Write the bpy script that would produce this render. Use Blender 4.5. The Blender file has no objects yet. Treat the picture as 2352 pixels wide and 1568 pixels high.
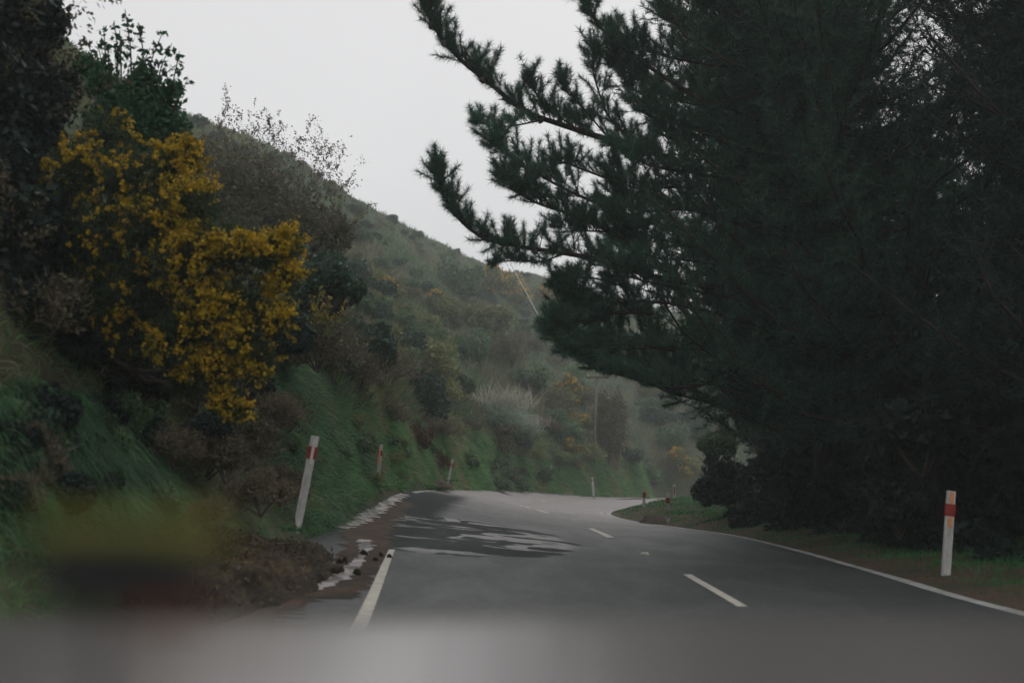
import bpy, math
import numpy as np
from mathutils import Vector
from mathutils.bvhtree import BVHTree

scene = bpy.context.scene
COL = scene.collection
R = math.radians

# ------------------------------------------------------------------ camera, sky, sun
CAM_Z, PITCH, FPX = 1.15, R(8.18), 2400.0
cam = bpy.data.cameras.new('camera')
cam_o = bpy.data.objects.new('camera', cam)
COL.objects.link(cam_o)
cam_o.location = (0, 0, CAM_Z)
cam_o.rotation_euler = (R(90) + PITCH, 0, 0)
cam.sensor_width = 36.0
cam.lens = 36.0 * FPX / 2352.0
cam.clip_start, cam.clip_end = 0.05, 5000
cam.dof.use_dof = True
cam.dof.focus_distance = 27.0
cam.dof.aperture_fstop = 1.05
scene.camera = cam_o

SUN_EL, SUN_AZ = R(55), R(20)
world = bpy.data.worlds.new('World')
scene.world = world
world.use_nodes = True
wn, wl = world.node_tree.nodes, world.node_tree.links
bg = wn['Background']
sky = wn.new('ShaderNodeTexSky')
sky.sky_type = 'NISHITA'; sky.sun_disc = False
sky.sun_elevation = SUN_EL; sky.sun_rotation = SUN_AZ
tc = wn.new('ShaderNodeTexCoord')
cl = wn.new('ShaderNodeTexNoise'); cl.inputs['Scale'].default_value = 1.3
cl.inputs['Detail'].default_value = 3
wl.new(tc.outputs['Generated'], cl.inputs['Vector'])
cr = wn.new('ShaderNodeValToRGB')
cr.color_ramp.elements[0].position = 0.3; cr.color_ramp.elements[0].color = (5.75, 5.7, 5.75, 1)
cr.color_ramp.elements[1].position = 0.7; cr.color_ramp.elements[1].color = (7.1, 7.0, 7.05, 1)
wl.new(cl.outputs['Fac'], cr.inputs['Fac'])
wm = wn.new('ShaderNodeMix'); wm.data_type = 'RGBA'
wm.inputs[0].default_value = 0.965
wl.new(sky.outputs['Color'], wm.inputs[6]); wl.new(cr.outputs['Color'], wm.inputs[7])
wl.new(wm.outputs[2], bg.inputs['Color'])
bg.inputs['Strength'].default_value = 0.108

sun = bpy.data.lights.new('sun', 'SUN')
sun.energy = 0.5; sun.angle = R(25); sun.color = (1.0, 0.95, 0.88)
sun_o = bpy.data.objects.new('sun', sun); COL.objects.link(sun_o)
sv = Vector((math.sin(SUN_AZ) * math.cos(SUN_EL), math.cos(SUN_AZ) * math.cos(SUN_EL), math.sin(SUN_EL)))
sun_o.rotation_euler = sv.to_track_quat('Z', 'Y').to_euler()

scene.view_settings.view_transform = 'Standard'
scene.view_settings.look = 'None'
scene.view_settings.exposure = 0.2
scene.view_settings.gamma = 1.0
scene.cycles.max_bounces = 6
scene.cycles.diffuse_bounces = 2
scene.cycles.glossy_bounces = 2
scene.cycles.transmission_bounces = 2
scene.cycles.volume_bounces = 1
scene.cycles.transparent_max_bounces = 4

cp, sp = math.cos(PITCH), math.sin(PITCH)
def ray(px, py):
    cx, cy = (px - 1176) / FPX, (784 - py) / FPX
    return np.array([cx, cp - cy * sp, sp + cy * cp])
def W(px, py, d):
    """world point at forward distance d that the photograph shows at (px, py)"""
    r = ray(px, py)
    return np.array([0, 0, CAM_Z]) + r * (d / r[1])
def topx(P):
    P = np.atleast_2d(P) - np.array([0, 0, CAM_Z])
    f = P[:, 1] * cp + P[:, 2] * sp
    u = -P[:, 1] * sp + P[:, 2] * cp
    f = np.maximum(f, .01)
    return 1176 + FPX * P[:, 0] / f, 784 - FPX * u / f

# ------------------------------------------------------------------ materials
def srgb(c):
    c = np.array(c, float) / 255
    return tuple(np.where(c < .04045, c / 12.92, ((c + .055) / 1.055) ** 2.4)) + (1,)

def new_mat(name):
    m = bpy.data.materials.new(name); m.use_nodes = True
    n, l = m.node_tree.nodes, m.node_tree.links
    b = n['Principled BSDF']
    return m, n, l, b

def noise_mat(name, cols, scale=3.0, rough=.8, detail=4, spec=.3, bump=0, stretch=None, obj_random=0, fine=None):
    """cols: list of linear rgb spread over a noise"""
    m, n, l, b = new_mat(name)
    t = n.new('ShaderNodeTexCoord')
    src = t.outputs['Object']
    if stretch:
        mp = n.new('ShaderNodeMapping'); mp.inputs['Scale'].default_value = stretch
        l.new(src, mp.inputs['Vector']); src = mp.outputs['Vector']
    no = n.new('ShaderNodeTexNoise'); no.inputs['Scale'].default_value = scale; no.inputs['Detail'].default_value = detail
    l.new(src, no.inputs['Vector'])
    r = n.new('ShaderNodeValToRGB')
    e = r.color_ramp.elements
    k = len(cols)
    for i, c in enumerate(cols):
        p = .32 + .36 * i / max(k - 1, 1)
        if i < 2: e[i].position = p; el = e[i]
        else: el = e.new(p)
        el.color = tuple(c[:3]) + (1,)
    l.new(no.outputs['Fac'], r.inputs['Fac'])
    out = r.outputs['Color']
    if fine:
        n2 = n.new('ShaderNodeTexNoise'); n2.inputs['Scale'].default_value = fine[0]; n2.inputs['Detail'].default_value = 2
        l.new(src, n2.inputs['Vector'])
        mr = n.new('ShaderNodeMapRange'); mr.inputs[1].default_value = .3; mr.inputs[2].default_value = .7
        mr.inputs[3].default_value = 1 - fine[1]; mr.inputs[4].default_value = 1 + fine[1]
        l.new(n2.outputs['Fac'], mr.inputs[0])
        hs = n.new('ShaderNodeHueSaturation'); l.new(mr.outputs[0], hs.inputs['Value']); l.new(out, hs.inputs['Color'])
        out = hs.outputs['Color']
    if obj_random:
        oi = n.new('ShaderNodeObjectInfo')
        mr = n.new('ShaderNodeMapRange'); mr.inputs[3].default_value = 1 - obj_random; mr.inputs[4].default_value = 1 + obj_random
        l.new(oi.outputs['Random'], mr.inputs[0])
        hs = n.new('ShaderNodeHueSaturation'); l.new(mr.outputs[0], hs.inputs['Value']); l.new(out, hs.inputs['Color'])
        out = hs.outputs['Color']
    l.new(out, b.inputs['Base Color'])
    b.inputs['Roughness'].default_value = rough
    b.inputs['Specular IOR Level'].default_value = spec
    if bump:
        bp = n.new('ShaderNodeBump'); bp.inputs['Strength'].default_value = bump; bp.inputs['Distance'].default_value = .05
        l.new(no.outputs['Fac'], bp.inputs['Height']); l.new(bp.outputs['Normal'], b.inputs['Normal'])
    return m

def leaf_mat(name, c0, c1, scale=1.2, trans=.25, rnd=.25, gloss=.25):
    """leaves: per-face colour noise, a little light through the leaf"""
    m, n, l, b = new_mat(name)
    g = n.new('ShaderNodeNewGeometry')
    t = n.new('ShaderNodeTexCoord')
    no = n.new('ShaderNodeTexNoise'); no.inputs['Scale'].default_value = scale; no.inputs['Detail'].default_value = 3
    l.new(t.outputs['Object'], no.inputs['Vector'])
    ad = n.new('ShaderNodeMath'); ad.operation = 'MULTIPLY_ADD'
    ad.inputs[1].default_value = .5; l.new(g.outputs['Random Per Island'], ad.inputs[0]); l.new(no.outputs['Fac'], ad.inputs[2])
    r = n.new('ShaderNodeMapRange'); r.inputs[1].default_value = .4; r.inputs[2].default_value = 1.1
    l.new(ad.outputs[0], r.inputs[0])
    mx = n.new('ShaderNodeMix'); mx.data_type = 'RGBA'
    mx.inputs[6].default_value = tuple(c0) + (1,); mx.inputs[7].default_value = tuple(c1) + (1,)
    l.new(r.outputs[0], mx.inputs[0])
    oi = n.new('ShaderNodeObjectInfo')
    mr = n.new('ShaderNodeMapRange'); mr.inputs[3].default_value = 1 - rnd; mr.inputs[4].default_value = 1 + rnd
    l.new(oi.outputs['Random'], mr.inputs[0])
    hs = n.new('ShaderNodeHueSaturation'); l.new(mr.outputs[0], hs.inputs['Value']); l.new(mx.outputs[2], hs.inputs['Color'])
    l.new(hs.outputs['Color'], b.inputs['Base Color'])
    b.inputs['Roughness'].default_value = .55
    b.inputs['Specular IOR Level'].default_value = gloss
    tr = n.new('ShaderNodeBsdfTranslucent'); l.new(hs.outputs['Color'], tr.inputs['Color'])
    ms = n.new('ShaderNodeMixShader'); ms.inputs[0].default_value = trans
    l.new(b.outputs[0], ms.inputs[1]); l.new(tr.outputs[0], ms.inputs[2])
    l.new(ms.outputs[0], n['Material Output'].inputs['Surface'])
    return m

M = {}
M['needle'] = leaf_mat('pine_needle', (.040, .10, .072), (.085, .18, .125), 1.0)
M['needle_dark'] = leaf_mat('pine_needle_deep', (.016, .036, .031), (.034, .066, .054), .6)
M['dead_needle'] = leaf_mat('dead_needle', (.06, .035, .02), (.10, .055, .03), 1)
M['bark'] = noise_mat('pine_bark', [(.020, .017, .016), (.048, .039, .035)], 6, .9, bump=.6, stretch=(1, 1, .25))
M['cone'] = noise_mat('pine_cone', [(.05, .042, .038), (.09, .075, .065)], 30, .8, bump=.6)
M['broad'] = leaf_mat('bright_leaf', (.022, .075, .036), (.045, .13, .06), 2)
M['shrub_green'] = leaf_mat('shrub_green', (.075, .135, .066), (.15, .24, .115), .8)
M['shrub_olive'] = leaf_mat('shrub_olive', (.13, .15, .055), (.25, .26, .11), .8)
M['shrub_brown'] = leaf_mat('shrub_brown', (.11, .095, .06), (.20, .17, .11), .8)
M['shrub_dark'] = leaf_mat('shrub_dark', (.028, .06, .042), (.06, .11, .07), .8)
M['shade_leaf'] = leaf_mat('forest_leaf', (.014, .028, .024), (.03, .052, .042), .8)  # leaf colour darkened to hold the shade under wood and thicket
M['gorse_leaf'] = leaf_mat('gorse_leaf', (.022, .045, .024), (.06, .085, .032), 2)
M['gorse_bloom'] = leaf_mat('gorse_bloom', (.15, .135, .012), (.74, .47, .02), 3, trans=.3, rnd=.05)
M['gorse_bloom_far'] = leaf_mat('gorse_bloom_far', (.42, .26, .03), (.75, .42, .04), 2, trans=.3, rnd=.05)
M['twig'] = noise_mat('twig_bark', [(.045, .036, .030), (.10, .078, .062)], 5, .85)
M['twig_pale'] = noise_mat('pale_twig', [(.12, .10, .08), (.22, .18, .14)], 5, .85)
M['ridge_leaf'] = leaf_mat('olive_brown_leaf', (.085, .085, .048), (.17, .165, .09), 1)
M['bud'] = leaf_mat('bud_leaf', (.085, .07, .045), (.17, .14, .085), 2)
M['rust'] = leaf_mat('rust_bracken', (.075, .035, .022), (.14, .07, .04), 2)
M['grass'] = leaf_mat('grass_blade', (.055, .16, .055), (.17, .36, .125), .6, trans=.3)
M['grass_pale'] = leaf_mat('grass_blade_pale', (.14, .19, .08), (.30, .32, .16), .5, trans=.3)
M['grass_deep'] = leaf_mat('grass_blade_deep', (.035, .070, .036), (.12, .28, .13), 2.4, trans=.3)
M['verge_grass'] = leaf_mat('verge_grass_blade', (.028, .12, .035), (.07, .23, .07), 1.2, trans=.3)
M['pampas'] = leaf_mat('pampas_blade', (.15, .23, .17), (.36, .43, .33), .8, trans=.3)
M['pampas_top'] = leaf_mat('pampas_plume', (.36, .34, .28), (.55, .52, .44), 2)
M['hill'] = noise_mat('hill_soil', [(.028, .045, .022), (.06, .075, .035), (.075, .065, .04)], .25, .95, 6, bump=.5, fine=(3, .4))
M['bank'] = noise_mat('bank_soil', [(.035, .028, .022), (.06, .048, .036)], 1.5, .95, 6, bump=.8, fine=(12, .4))
M['verge'] = noise_mat('verge_soil', [(.035, .05, .022), (.07, .048, .032), (.095, .055, .038)], .9, .95, 6, bump=.5, fine=(20, .4))
M['soil'] = noise_mat('brown_soil', [(.035, .026, .019), (.085, .052, .034)], 2.2, .9, 6, bump=.8, fine=(25, .5))
M['mud'] = noise_mat('wet_mud', [(.012, .010, .007), (.032, .025, .016), (.062, .046, .027)], 2.5, .8, 8, .15, bump=.7, fine=(14, .5))
M['ground'] = noise_mat('ground_grass', [(.03, .05, .025), (.05, .07, .035)], .1, .95)
M['paint'] = noise_mat('white_road_paint', [(.42, .40, .35), (.60, .57, .50)], 9, .6, 5, fine=(60, .12))
M['paint_edge'] = noise_mat('worn_edge_paint', [(.25, .26, .25), (.50, .50, .48)], 3, .6, 6, fine=(40, .2))
M['post'] = noise_mat('post_paint', [(.38, .375, .36), (.62, .60, .575)], 5, .6, 5, stretch=(2, 2, .5), fine=(30, .15))
M['post_dirty'] = noise_mat('post_paint_algae', [(.15, .18, .13), (.45, .44, .40)], 4, .7, 5)
M['red'] = noise_mat('red_band', [(.20, .018, .014), (.30, .03, .022)], 9, .5)
M['orange'] = noise_mat('amber_reflector', [(.60, .22, .07), (.75, .30, .12)], 20, .3, spec=.6)
M['white_reflector'] = noise_mat('white_reflector', [(.55, .52, .5), (.68, .65, .62)], 20, .3)
M['metal'] = noise_mat('grey_pole', [(.12, .12, .105), (.20, .19, .17)], 2, .7)
M['wire'] = noise_mat('wire_metal', [(.36, .36, .35), (.46, .46, .45)], 2, .5)
M['car'] = noise_mat('car_paint', [(.43, .405, .405), (.47, .44, .44)], 1.5, .25, spec=.5)
M['car'].node_tree.nodes['Principled BSDF'].inputs['Metallic'].default_value = .9
M['car_dark'] = noise_mat('dark_trim', [(.010, .012, .013), (.018, .02, .02)], 5, .6)
M['glass'] = noise_mat('headlamp_glass', [(.4, .42, .44), (.5, .5, .5)], 5, .15)
M['yellow'] = noise_mat('olive_plastic', [(.13, .135, .012), (.18, .17, .015)], 5, .6)
M['yellow_bright'] = noise_mat('olive_yellow_plastic', [(.13, .13, .02), (.17, .16, .02)], 5, .6)
M['maroon'] = noise_mat('maroon_plastic', [(.08, .022, .012), (.11, .035, .015)], 5, .6)
M['litter'] = leaf_mat('leaf_litter', (.05, .035, .02), (.17, .12, .06), 3, trans=.1)

# ------------------------------------------------------------------ mesh helpers
def mk(name, verts, faces, mat, parent=None, smooth=False, mats=None, midx=None):
    verts = np.asarray(verts, np.float32)
    me = bpy.data.meshes.new(name)
    if isinstance(faces, np.ndarray):
        k = faces.shape[1]
        me.vertices.add(len(verts)); me.vertices.foreach_set('co', verts.ravel())
        me.loops.add(faces.size); me.loops.foreach_set('vertex_index', faces.astype(np.int32).ravel())
        me.polygons.add(len(faces))
        me.polygons.foreach_set('loop_start', np.arange(0, faces.size, k, dtype=np.int32))
        me.polygons.foreach_set('loop_total', np.full(len(faces), k, np.int32))
        me.update(calc_edges=True)
    else:
        me.from_pydata([tuple(map(float, v)) for v in verts], [], [tuple(map(int, f)) for f in faces])
        me.update()
    for mm in (mats or [mat]): me.materials.append(mm)
    if midx is not None: me.polygons.foreach_set('material_index', np.asarray(midx, np.int32))
    if smooth: me.polygons.foreach_set('use_smooth', np.ones(len(me.polygons), bool))
    o = bpy.data.objects.new(name, me)
    COL.objects.link(o)
    if parent is not None: o.parent = parent
    return o

def tag(o, label=None, cat=None, group=None, kind=None):
    if label: o['label'] = label
    if cat: o['category'] = cat
    if group: o['group'] = group
    if kind: o['kind'] = kind
    return o

def thing(name, loc, label, cat, group=None, rz=0):
    o = bpy.data.objects.new(name, None); COL.objects.link(o)
    o.location = tuple(map(float, loc)); o.rotation_euler = (0, 0, rz)
    o.empty_display_size = .2
    return tag(o, label, cat, group)

def copy_thing(root, loc, rz=0, scale=1, label=None, group=None):
    r = root.copy(); COL.objects.link(r)
    r.location = tuple(map(float, loc)); r.rotation_euler = (0, 0, rz)
    r.scale = (scale,) * 3 if not hasattr(scale, '__len__') else tuple(map(float, scale))
    if label: r['label'] = label
    if group: r['group'] = group
    for ch in list(root.children):
        c = ch.copy(); COL.objects.link(c); c.parent = r
        for g in list(ch.children):
            d = g.copy(); COL.objects.link(d); d.parent = c
    return r

class MB:
    def __init__(s): s.v, s.f = [], []
    def add(s, v, f):
        k = len(s.v); s.v += [tuple(map(float, p)) for p in v]; s.f += [tuple(i + k for i in q) for q in f]
    def box(s, c, d, top=1.0):
        x, y, z = c; a, b, h = d[0] / 2, d[1] / 2, d[2] / 2
        v = [(x + i * a * (top if k > 0 else 1), y + j * b * (top if k > 0 else 1), z + k * h) for k in (-1, 1) for j in (-1, 1) for i in (-1, 1)]
        s.add(v, [(0, 2, 3, 1), (4, 5, 7, 6), (0, 1, 5, 4), (2, 6, 7, 3), (0, 4, 6, 2), (1, 3, 7, 5)])
    def tube(s, pts, rad, n=6):
        pts = np.asarray(pts, float); k = len(pts)
        rad = np.broadcast_to(rad, (k,))
        tg = np.gradient(pts, axis=0); tg /= np.linalg.norm(tg, axis=1)[:, None] + 1e-9
        v = []
        for i in range(k):
            ref = np.array([0, 0, 1.]) if abs(tg[i][2]) < .9 else np.array([1., 0, 0])
            a = np.cross(tg[i], ref); a /= np.linalg.norm(a); b = np.cross(tg[i], a)
            for j in range(n):
                an = 2 * math.pi * j / n
                v.append(pts[i] + rad[i] * (math.cos(an) * a + math.sin(an) * b))
        f = [(i * n + j, i * n + (j + 1) % n, (i + 1) * n + (j + 1) % n, (i + 1) * n + j) for i in range(k - 1) for j in range(n)]
        f += [tuple(range(n))[::-1], tuple((k - 1) * n + j for j in range(n))]
        s.add(v, f)
    def build(s, name, mat, parent=None, smooth=False):
        return mk(name, s.v, s.f, mat, parent, smooth)

def cr_spline(P, n):
    """Catmull-Rom through P resampled to n points"""
    P = np.asarray(P, float)
    Q = np.vstack([2 * P[0] - P[1], P, 2 * P[-1] - P[-2]])
    t = np.linspace(0, len(P) - 1 - 1e-6, n); i = t.astype(int); u = (t - i)[:, None]
    a, b, c, d = Q[i], Q[i + 1], Q[i + 2], Q[i + 3]
    return .5 * (2 * b + (c - a) * u + (2 * a - 5 * b + 4 * c - d) * u ** 2 + (3 * b - a - 3 * c + d) * u ** 3)

def unit(v): return v / (np.linalg.norm(v, axis=-1, keepdims=True) + 1e-9)

def leaf_quads(C, size, rng, elong=1.8, normal=None, nbias=0.0):
    """diamond leaves at the points C"""
    n = len(C)
    size = np.broadcast_to(size, (n,))[:, None] * rng.uniform(.6, 1.3, (n, 1))
    a = rng.normal(size=(n, 3))
    if normal is not None: a = a - nbias * normal * (a * normal).sum(1, keepdims=True)
    a = unit(a); b = unit(np.cross(a, unit(rng.normal(size=(n, 3)))))
    fold = unit(np.cross(a, b)) * size * .15
    v = np.stack([C - a * size * elong / 2, C - b * size / 2 + fold, C + a * size * elong / 2, C + b * size / 2 + fold], 1).reshape(-1, 3)
    return v, np.arange(4 * n).reshape(n, 4)

def blades(P, D, L, w, rng, droop=.5, seg=3):
    """curved tapering blades: root P, direction D, length L, width w; tips fall by droop*L"""
    n = len(P); L = np.broadcast_to(L, (n,))[:, None]; w = np.broadcast_to(w, (n,))[:, None]
    side = unit(np.cross(D, rng.normal(size=(n, 3))))
    rows = []
    for k in range(seg + 1):
        t = k / seg
        c = P + D * L * t; c = c + np.array([0, 0, -1.0]) * L * droop * t * t
        ww = w * (1 - t) ** .7 * .5 + (.0005 if k == seg else 0)
        rows += [c - side * ww, c + side * ww]
    v = np.stack(rows, 1).reshape(-1, 3)
    K = 2 * (seg + 1)
    base = np.arange(n)[:, None] * K
    f = np.concatenate([base + np.array([[2 * k, 2 * k + 1, 2 * k + 3, 2 * k + 2]]) for k in range(seg)], 0)
    return v, f

def needles(P, D, rng, per=14, L=.13, w=.010, spread=.9):
    """a brush of thin triangles round each tuft point P with axis D"""
    n = len(P)
    Pn = np.repeat(P, per, 0); Dn = np.repeat(unit(D), per, 0)
    d = unit(Dn * rng.uniform(.15, 1.25, (n * per, 1)) + unit(rng.normal(size=(n * per, 3))) * spread)
    l = L * rng.uniform(.7, 1.25, (n * per, 1))
    Pn = Pn + Dn * rng.uniform(-.5, .5, (n * per, 1)) * L * .7
    s = unit(np.cross(d, rng.normal(size=(n * per, 3)))) * w / 2
    v = np.stack([Pn - s, Pn + s, Pn + d * l], 1).reshape(-1, 3)
    return v, np.arange(3 * n * per).reshape(-1, 3)

def join(parts):
    vs, fs, k = [], [], 0
    for v, f in parts:
        vs.append(v); fs.append(f + k); k += len(v)
    return np.vstack(vs), np.vstack(fs)

from mathutils import noise as mnoise
def fbm(P, sc, oct=4):
    return np.array([mnoise.fractal(Vector(p) * sc, .9, 2.1, oct) for p in P])

# ------------------------------------------------------------------ road surface
NS = 14
Lc = [(-3.3, -6, 0), (-3.25, 3, 0), (-3.25, 9, .08), (-3.2, 13.5, .30), W(765, 1214, 18.5), W(838, 1170, 23), W(922, 1131, 30), W(1000, 1124.5, 42),
      W(1100, 1124, 54), W(1200, 1127.5, 66), W(1360, 1139, 80), W(1480, 1142, 92), W(1600, 1143, 105), (60, 130, .6)]
Cc = [(2.3, -6, 0), (2.32, 3, 0), W(1720, 1398, 10.3), W(1575, 1322, 14.4), W(1480, 1273, 19), W(1400, 1233, 24.5), W(1345, 1211, 30), W(1240, 1173, 38),
      W(1195, 1161.5, 47), W(1207, 1154, 57), W(1275, 1149, 66), W(1400, 1146.5, 78), W(1560, 1145.5, 92), (60, 120, .6)]
Rc = [(5.0, -6, 0), (5.0, 3, 0), W(2352, 1403, 10.2), W(2040, 1318, 14.8), W(1835, 1262, 20.5), W(1690, 1229, 27), W(1560, 1211, 33), W(1455, 1196, 40),
      W(1406, 1182, 45.5), W(1412, 1173, 51), W(1455, 1163, 57), W(1530, 1152, 68), W(1640, 1147, 82), (60, 112, .6)]
NR = 220
Ls, Cs, Rs = (cr_spline(np.array(p, float), NR) for p in (Lc, Cc, Rc))
NU = 28
def road_pt(i, u):
    """u 0..1 from the outer to the inner edge, the centre line at .6"""
    a = Ls[i] + (Cs[i] - Ls[i]) * (u / .6) if u < .6 else Cs[i] + (Rs[i] - Cs[i]) * ((u - .6) / .4)
    return a
rv = np.array([road_pt(i, u) for i in range(NR) for u in np.linspace(0, 1, NU)])
rv = rv.reshape(NR, NU, 3)
for _ in range(3):   # ease the crown
    rv[:, 1:-1, 2] = (rv[:, :-2, 2] + rv[:, 1:-1, 2] * 2 + rv[:, 2:, 2]) / 4
rf = np.array([(i * NU + j, i * NU + j + 1, (i + 1) * NU + j + 1, (i + 1) * NU + j) for i in range(NR - 1) for j in range(NU - 1)])

def asphalt():
    m, n, l, b = new_mat('wet_asphalt')
    t = n.new('ShaderNodeTexCoord'); sx = n.new('ShaderNodeSeparateXYZ'); l.new(t.outputs['Object'], sx.inputs[0])
    def math_(op, a, b_=None, c=None):
        k = n.new('ShaderNodeMath'); k.operation = op
        for q, x in enumerate((a, b_, c)):
            if x is None: continue
            if isinstance(x, (int, float)): k.inputs[q].default_value = x
            else: l.new(x, k.inputs[q])
        return k.outputs[0]
    def rng_(x, a, b_, c=0, d=1, smooth=True):
        k = n.new('ShaderNodeMapRange'); k.interpolation_type = 'SMOOTHSTEP' if smooth else 'LINEAR'
        k.inputs[1].default_value, k.inputs[2].default_value, k.inputs[3].default_value, k.inputs[4].default_value = a, b_, c, d
        l.new(x, k.inputs[0]); return k.outputs[0]
    def noise(scale, stretch=(1, 1, 1), detail=4, dist=0):
        mp = n.new('ShaderNodeMapping'); mp.inputs['Scale'].default_value = stretch
        l.new(t.outputs['Object'], mp.inputs[0])
        k = n.new('ShaderNodeTexNoise'); k.inputs['Scale'].default_value = scale; k.inputs['Detail'].default_value = detail
        k.inputs['Distortion'].default_value = dist
        l.new(mp.outputs[0], k.inputs['Vector']); return k.outputs['Fac']
    X, Y = sx.outputs[0], sx.outputs[1]
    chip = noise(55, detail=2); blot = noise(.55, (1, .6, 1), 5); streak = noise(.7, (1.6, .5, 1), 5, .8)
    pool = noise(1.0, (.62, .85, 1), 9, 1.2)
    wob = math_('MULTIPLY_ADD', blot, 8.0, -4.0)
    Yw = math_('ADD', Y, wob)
    farp = rng_(Yw, 24, 46)                       # paler chip seal of the bend, sky sheen painted into its colour
    # worn patch: an ellipse in the left lane
    ex = math_('DIVIDE', math_('ADD', X, 1.0), 2.2); ey = math_('DIVIDE', math_('ADD', Y, -19.8), 4.2)
    rr = math_('ADD', math_('MULTIPLY', ex, ex), math_('MULTIPLY', ey, ey))
    patch = rng_(math_('ADD', rr, math_('MULTIPLY_ADD', pool, .8, -.4)), 1.12, .86)
    # seal coat worn through: shallow pools of wet stone, wet sheen painted into their pale colour
    worn = math_('MULTIPLY', rng_(pool, .485, .55), patch)
    rim = math_('MULTIPLY', math_('MULTIPLY', rng_(pool, .46, .495), rng_(pool, .53, .50)), patch)
    # dark wet strip on the outer edge past the patch
    edge = math_('MULTIPLY', rng_(math_('ADD', X, math_('MULTIPLY_ADD', pool, .6, -.3)), -1.3, -1.9), rng_(Y, 15, 19))
    edge = math_('MULTIPLY', edge, rng_(Y, 44, 34))
    def mix(f, a, b_):
        k = n.new('ShaderNodeMix'); k.data_type = 'RGBA'; l.new(f, k.inputs[0])
        for q, x in ((6, a), (7, b_)):
            if isinstance(x, tuple): k.inputs[q].default_value = x + (1,)
            else: l.new(x, k.inputs[q])
        return k.outputs[2]
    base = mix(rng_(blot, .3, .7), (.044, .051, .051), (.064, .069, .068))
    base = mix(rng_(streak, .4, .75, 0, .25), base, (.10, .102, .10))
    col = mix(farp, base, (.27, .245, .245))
    col = mix(math_('MULTIPLY', patch, .9), col, (.034, .040, .041))
    col = mix(worn, col, (.165, .158, .158))
    col = mix(rim, col, (.02, .022, .024))
    col = mix(math_('MULTIPLY', edge, .9), col, (.022, .027, .03))
    sp_ = n.new('ShaderNodeHueSaturation'); l.new(col, sp_.inputs['Color'])
    mid = noise(9, (1, .45, 1), 6)
    l.new(math_('MULTIPLY', rng_(chip, .3, .7, .6, 1.4), rng_(mid, .3, .7, .82, 1.18)), sp_.inputs['Value'])
    l.new(sp_.outputs['Color'], b.inputs['Base Color'])
    ro = math_('SUBTRACT', rng_(streak, .3, .8, .60, .50), math_('MULTIPLY', worn, .40))
    ro = math_('ADD', ro, math_('MULTIPLY', math_('MAXIMUM', patch, edge), .26))
    l.new(ro, b.inputs['Roughness'])
    l.new(math_('SUBTRACT', .38, math_('MULTIPLY', math_('SUBTRACT', math_('MAXIMUM', patch, edge), worn), .26)), b.inputs['Specular IOR Level'])
    bp = n.new('ShaderNodeBump'); bp.inputs['Strength'].default_value = .5; bp.inputs['Distance'].default_value = .006
    l.new(chip, bp.inputs['Height']); l.new(bp.outputs['Normal'], b.inputs['Normal'])
    return m
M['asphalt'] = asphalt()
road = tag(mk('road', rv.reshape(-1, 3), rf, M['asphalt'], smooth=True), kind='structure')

road_bvh = BVHTree.FromPolygons([tuple(map(float, v)) for v in rv.reshape(-1, 3)], [tuple(map(int, f)) for f in rf])
def hit(bvh, px, py, maxd=1000):
    r = ray(px, py)
    h = bvh.ray_cast(Vector((0, 0, CAM_Z)), Vector(r).normalized(), maxd)
    return None if h[0] is None else np.array(h[0])
def drop(bvh, x, y, z0=90.0):
    h = bvh.ray_cast(Vector((x, y, z0)), Vector((0, 0, -1)), 200)
    return None if h[0] is None else h[0].z

# painted markings
def marking(a0, a1, b0, b1, n=16):
    """a dash between the far pair a0 a1 and the near pair b0 b1 (picture points on the road), laid on the surface"""
    A0, A1, B0, B1 = (hit(road_bvh, *p) for p in (a0, a1, b0, b1))
    v = []
    for k in range(n + 1):
        t = k / n
        for p in (A0 + (B0 - A0) * t, A1 + (B1 - A1) * t):
            z = drop(road_bvh, p[0], p[1]); v.append((p[0], p[1], (z if z is not None else p[2]) + .005))
    f = [(2 * k, 2 * k + 1, 2 * k + 3, 2 * k + 2) for k in range(n)]
    return tag(mk('road_marking', v, f, M['paint']), kind='structure')
marking((893, 1262), (907, 1262), (800, 1450), (838, 1450))
marking((1569, 1319), (1588, 1319), (1694, 1393), (1718, 1393))
marking((1351, 1213), (1363, 1213), (1393, 1234), (1411, 1234))
marking((1230, 1170.6), (1238, 1170.6), (1255, 1178), (1264, 1178))
marking((1206, 1163.4), (1212, 1163.4), (1211, 1166), (1221, 1166))
marking((1192, 1160.2), (1199, 1160.2), (1196, 1162), (1204, 1162))
marking((1245, 1150.0), (1262, 1150.0), (1238, 1151.2), (1252, 1151.2))
marking((1212, 1153.3), (1222, 1153.3), (1206, 1154.8), (1218, 1154.8))

def edge_line(A, Bk, lo, hi, w, off, amp, name='edge_line', zo=.006, seed=1):
    rng = np.random.default_rng(seed)
    idx = np.arange(lo, hi)
    dirn = unit((Bk - A)[idx] * np.array([1, 1, 0]))
    j1 = np.convolve(rng.normal(size=len(idx) + 6), np.ones(7) / 7, 'valid') * amp
    j2 = np.convolve(rng.normal(size=len(idx) + 6), np.ones(7) / 7, 'valid') * amp
    a = A[idx] + dirn * (off + j1)[:, None] if np.ndim(off + j1) else None
    bb = A[idx] + dirn * (off + w + j2)[:, None]
    v = []
    for p, q in zip(a, bb):
        for x in (p, q):
            z = drop(road_bvh, x[0], x[1]); v.append((x[0], x[1], (z if z is not None else p[2]) + zo))
    f = [(2 * k, 2 * k + 1, 2 * k + 3, 2 * k + 2) for k in range(len(idx) - 1)]
    return tag(mk(name, v, f, M['paint_edge']), kind='structure')
edge_line(Rs, Cs, 8, 216, .17, .03, .03)
edge_line(Rs, Cs, int(NR * 7.3 / 13), int(NR * 9.4 / 13), .16, .42, .02, seed=4)
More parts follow.
